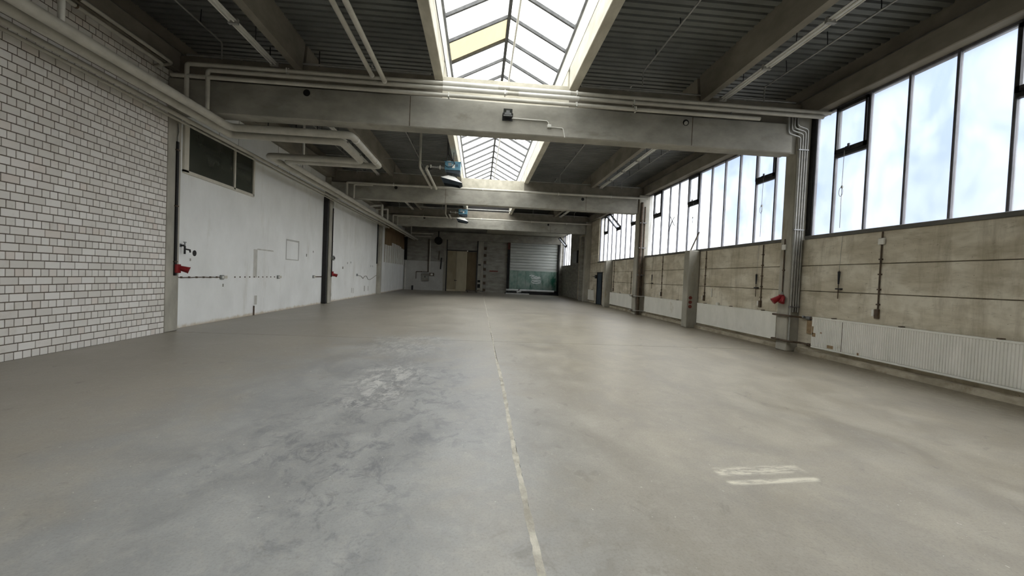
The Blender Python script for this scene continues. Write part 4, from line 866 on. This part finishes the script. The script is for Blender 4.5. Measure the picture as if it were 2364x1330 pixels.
# ------------------------------------------------------------------ floodlight on the nearest beam
r = thing('floodlight', 'small black floodlight on the front of the nearest portal beam', 'floodlight', (.5, 9.7, 5.18))
hs = part('housing', MB().prism([(9.6, 5.2), (9.6, 5.37), (9.66, 5.34), (9.66, 5.22)], 0, .4, .6).box(.43, .57, 9.66, 9.70, 5.23, 5.33), 'black_rubber', r)
part('lens', B(.425, .575, 9.592, 9.602, 5.235, 5.355), 'dark_glass', hs); part('reflector', B(.46, .54, 9.588, 9.594, 5.27, 5.33), 'steel_grey', hs); part('rim', B(.4, .6, 9.585, 9.6, 5.2, 5.222), 'plastic_grey', hs)
part('yoke', MB().box(.38, .398, 9.62, 9.74, 5.25, 5.28).box(.602, .62, 9.62, 9.74, 5.25, 5.28).box(.38, .62, 9.73, 9.75, 5.15, 5.28), 'black_rubber', r)
r = thing('floodlight_cable', 'white conduit with junction box right of the floodlight', 'conduit', (1.2, 9.73, 5.07))
part('conduit', T(rpath([(.6, 9.735, 5.21), (1.43, 9.735, 5.205), (1.47, 9.735, 5.12)], .03), .013, 8), 'pipe_white', r); part('junction_box', B(1.43, 1.52, 9.69, 9.75, 5.05, 5.12, c=.008), 'plastic_white', r); part('conduit', T(rpath([(1.52, 9.735, 5.07), (1.8, 9.735, 5.065), (1.85, 9.735, 4.86)], .03), .011, 8), 'pipe_white', r)

# ------------------------------------------------------------------ blue gas heaters
def heater(x0, y, z1, lab):
    r = thing('unit_heater', lab, 'heater', (x0+.28, y, z1-.8), 'blue unit heaters')
    x1 = x0+.56; z0 = z1-.3; zc = z1-.18; xm = x0+.28
    cb = part('cabinet', B(x0, x1, y-.26, y+.26, z0, z1, c=.012), 'heater_blue', r)
    part('cabinet_rim', B(x0-.012, x1+.012, y-.272, y+.272, z1-.03, z1+.002), 'heater_blue', cb)
    part('burner_tray', MB().prism([(x0+.03, z0), (x1, z0), (x1-.02, z0-.12), (x0+.06, z0-.08)], 1, y-.23, y+.23), 'heater_dark', r, 'dark grey underside')
    part('louvre', B(x1-.17, x1-.15, y-.267, y-.26, z0+.12, z0+.22), 'heater_dark', cb); part('louvre', B(x1-.12, x1-.10, y-.267, y-.26, z0+.12, z0+.22), 'heater_dark', cb)
    part('data_plate', B(x0+.12, x0+.24, y-.267, y-.26, z0+.14, z0+.25), 'plastic_grey', cb); part('sticker', B(x0+.27, x0+.36, y-.267, y-.26, z0+.07, z0+.2), 'plastic_white', cb)
    part('cable', T([(x0+.02, y-.27, z0+.15), (x0+.12, y-.31, z0+.08), (x0+.26, y-.31, z0+.1), (x0+.36, y-.3, z0+.22), (x0+.3, y-.28, z1+.06), (x0+.1, y-.1, z1+.3), (x0+.1, y, 6.6)], .012, 6), 'black_rubber', r)
    part('gas_arm', MB().tube([(x0-.52, y-.05, zc), (x0-.26, y-.05, zc)], .03, 10).tube([(x0-.28, y-.05, zc), (x0, y-.05, zc)], .045, 10), 'conduit_grey', r)
    for dx in (-.2, -.53): part('arm_flange', T([(x0+dx, y-.05, zc), (x0+dx+.035, y-.05, zc)], .075, 12), 'pipe_white', r)
    part('regulator', MB().tube([(x0-.6, y-.05, zc-.1), (x0-.48, y-.05, zc-.04)], .05, 10), 'black_rubber', r)
    part('neck', T([(xm, y, z0-.1), (xm, y, z0-.23)], .02, 8), 'conduit_grey', r)
    # flared air outlet hood below, hanging a little askew
    zt = z0-.2; tilt = lambda x: -(x-xm)*.22
    a = [(xm-.14, y-.16), (xm+.1, y-.16), (xm+.1, y+.16), (xm-.14, y+.16)]; b = [(xm-.4, y-.32), (xm+.36, y-.32), (xm+.36, y+.32), (xm-.4, y+.32)]; c = [(xm-.3, y-.24), (xm+.26, y-.24), (xm+.26, y+.24), (xm-.3, y+.24)]
    ta = [(p[0], p[1], zt+tilt(p[0])) for p in a]; tb = [(p[0], p[1], zt-.17+tilt(p[0])) for p in b]; tcn = [(p[0], p[1], zt-.30+tilt(p[0])*.6) for p in c]
    hd = part('hood', MB().add(ta+tb, [(0, 1, 2, 3)]+[(i, (i+1) % 4, 4+(i+1) % 4, 4+i) for i in range(4)]), 'sheet_white', r)
    for i in range(4): k = (i+1) % 4; part('hood_blade', MB().add([tb[i], tb[k], tcn[k], tcn[i]], [(0, 1, 2, 3)]), 'heater_dark', hd)
    part('top_pipe', T([(x0+.05, y+.1, z1), (x0+.05, y+.1, z1+.1), (x0+.18, y+.1, z1+.1)], .02, 8), 'plastic_white', r)
    for x, zt in ((x0+.06, DECK), (-1.1, 6.0)): part('hanger', T([(x, y, z1), (x, y, zt)], .012, 6), 'frame_dark', r)
heater(-1.39, 15.5, 5.6, 'blue gas heater hanging before the middle portal beam')
heater(-1.48, 27.1, 5.72, 'smaller-looking blue gas heater hanging before the third portal beam')
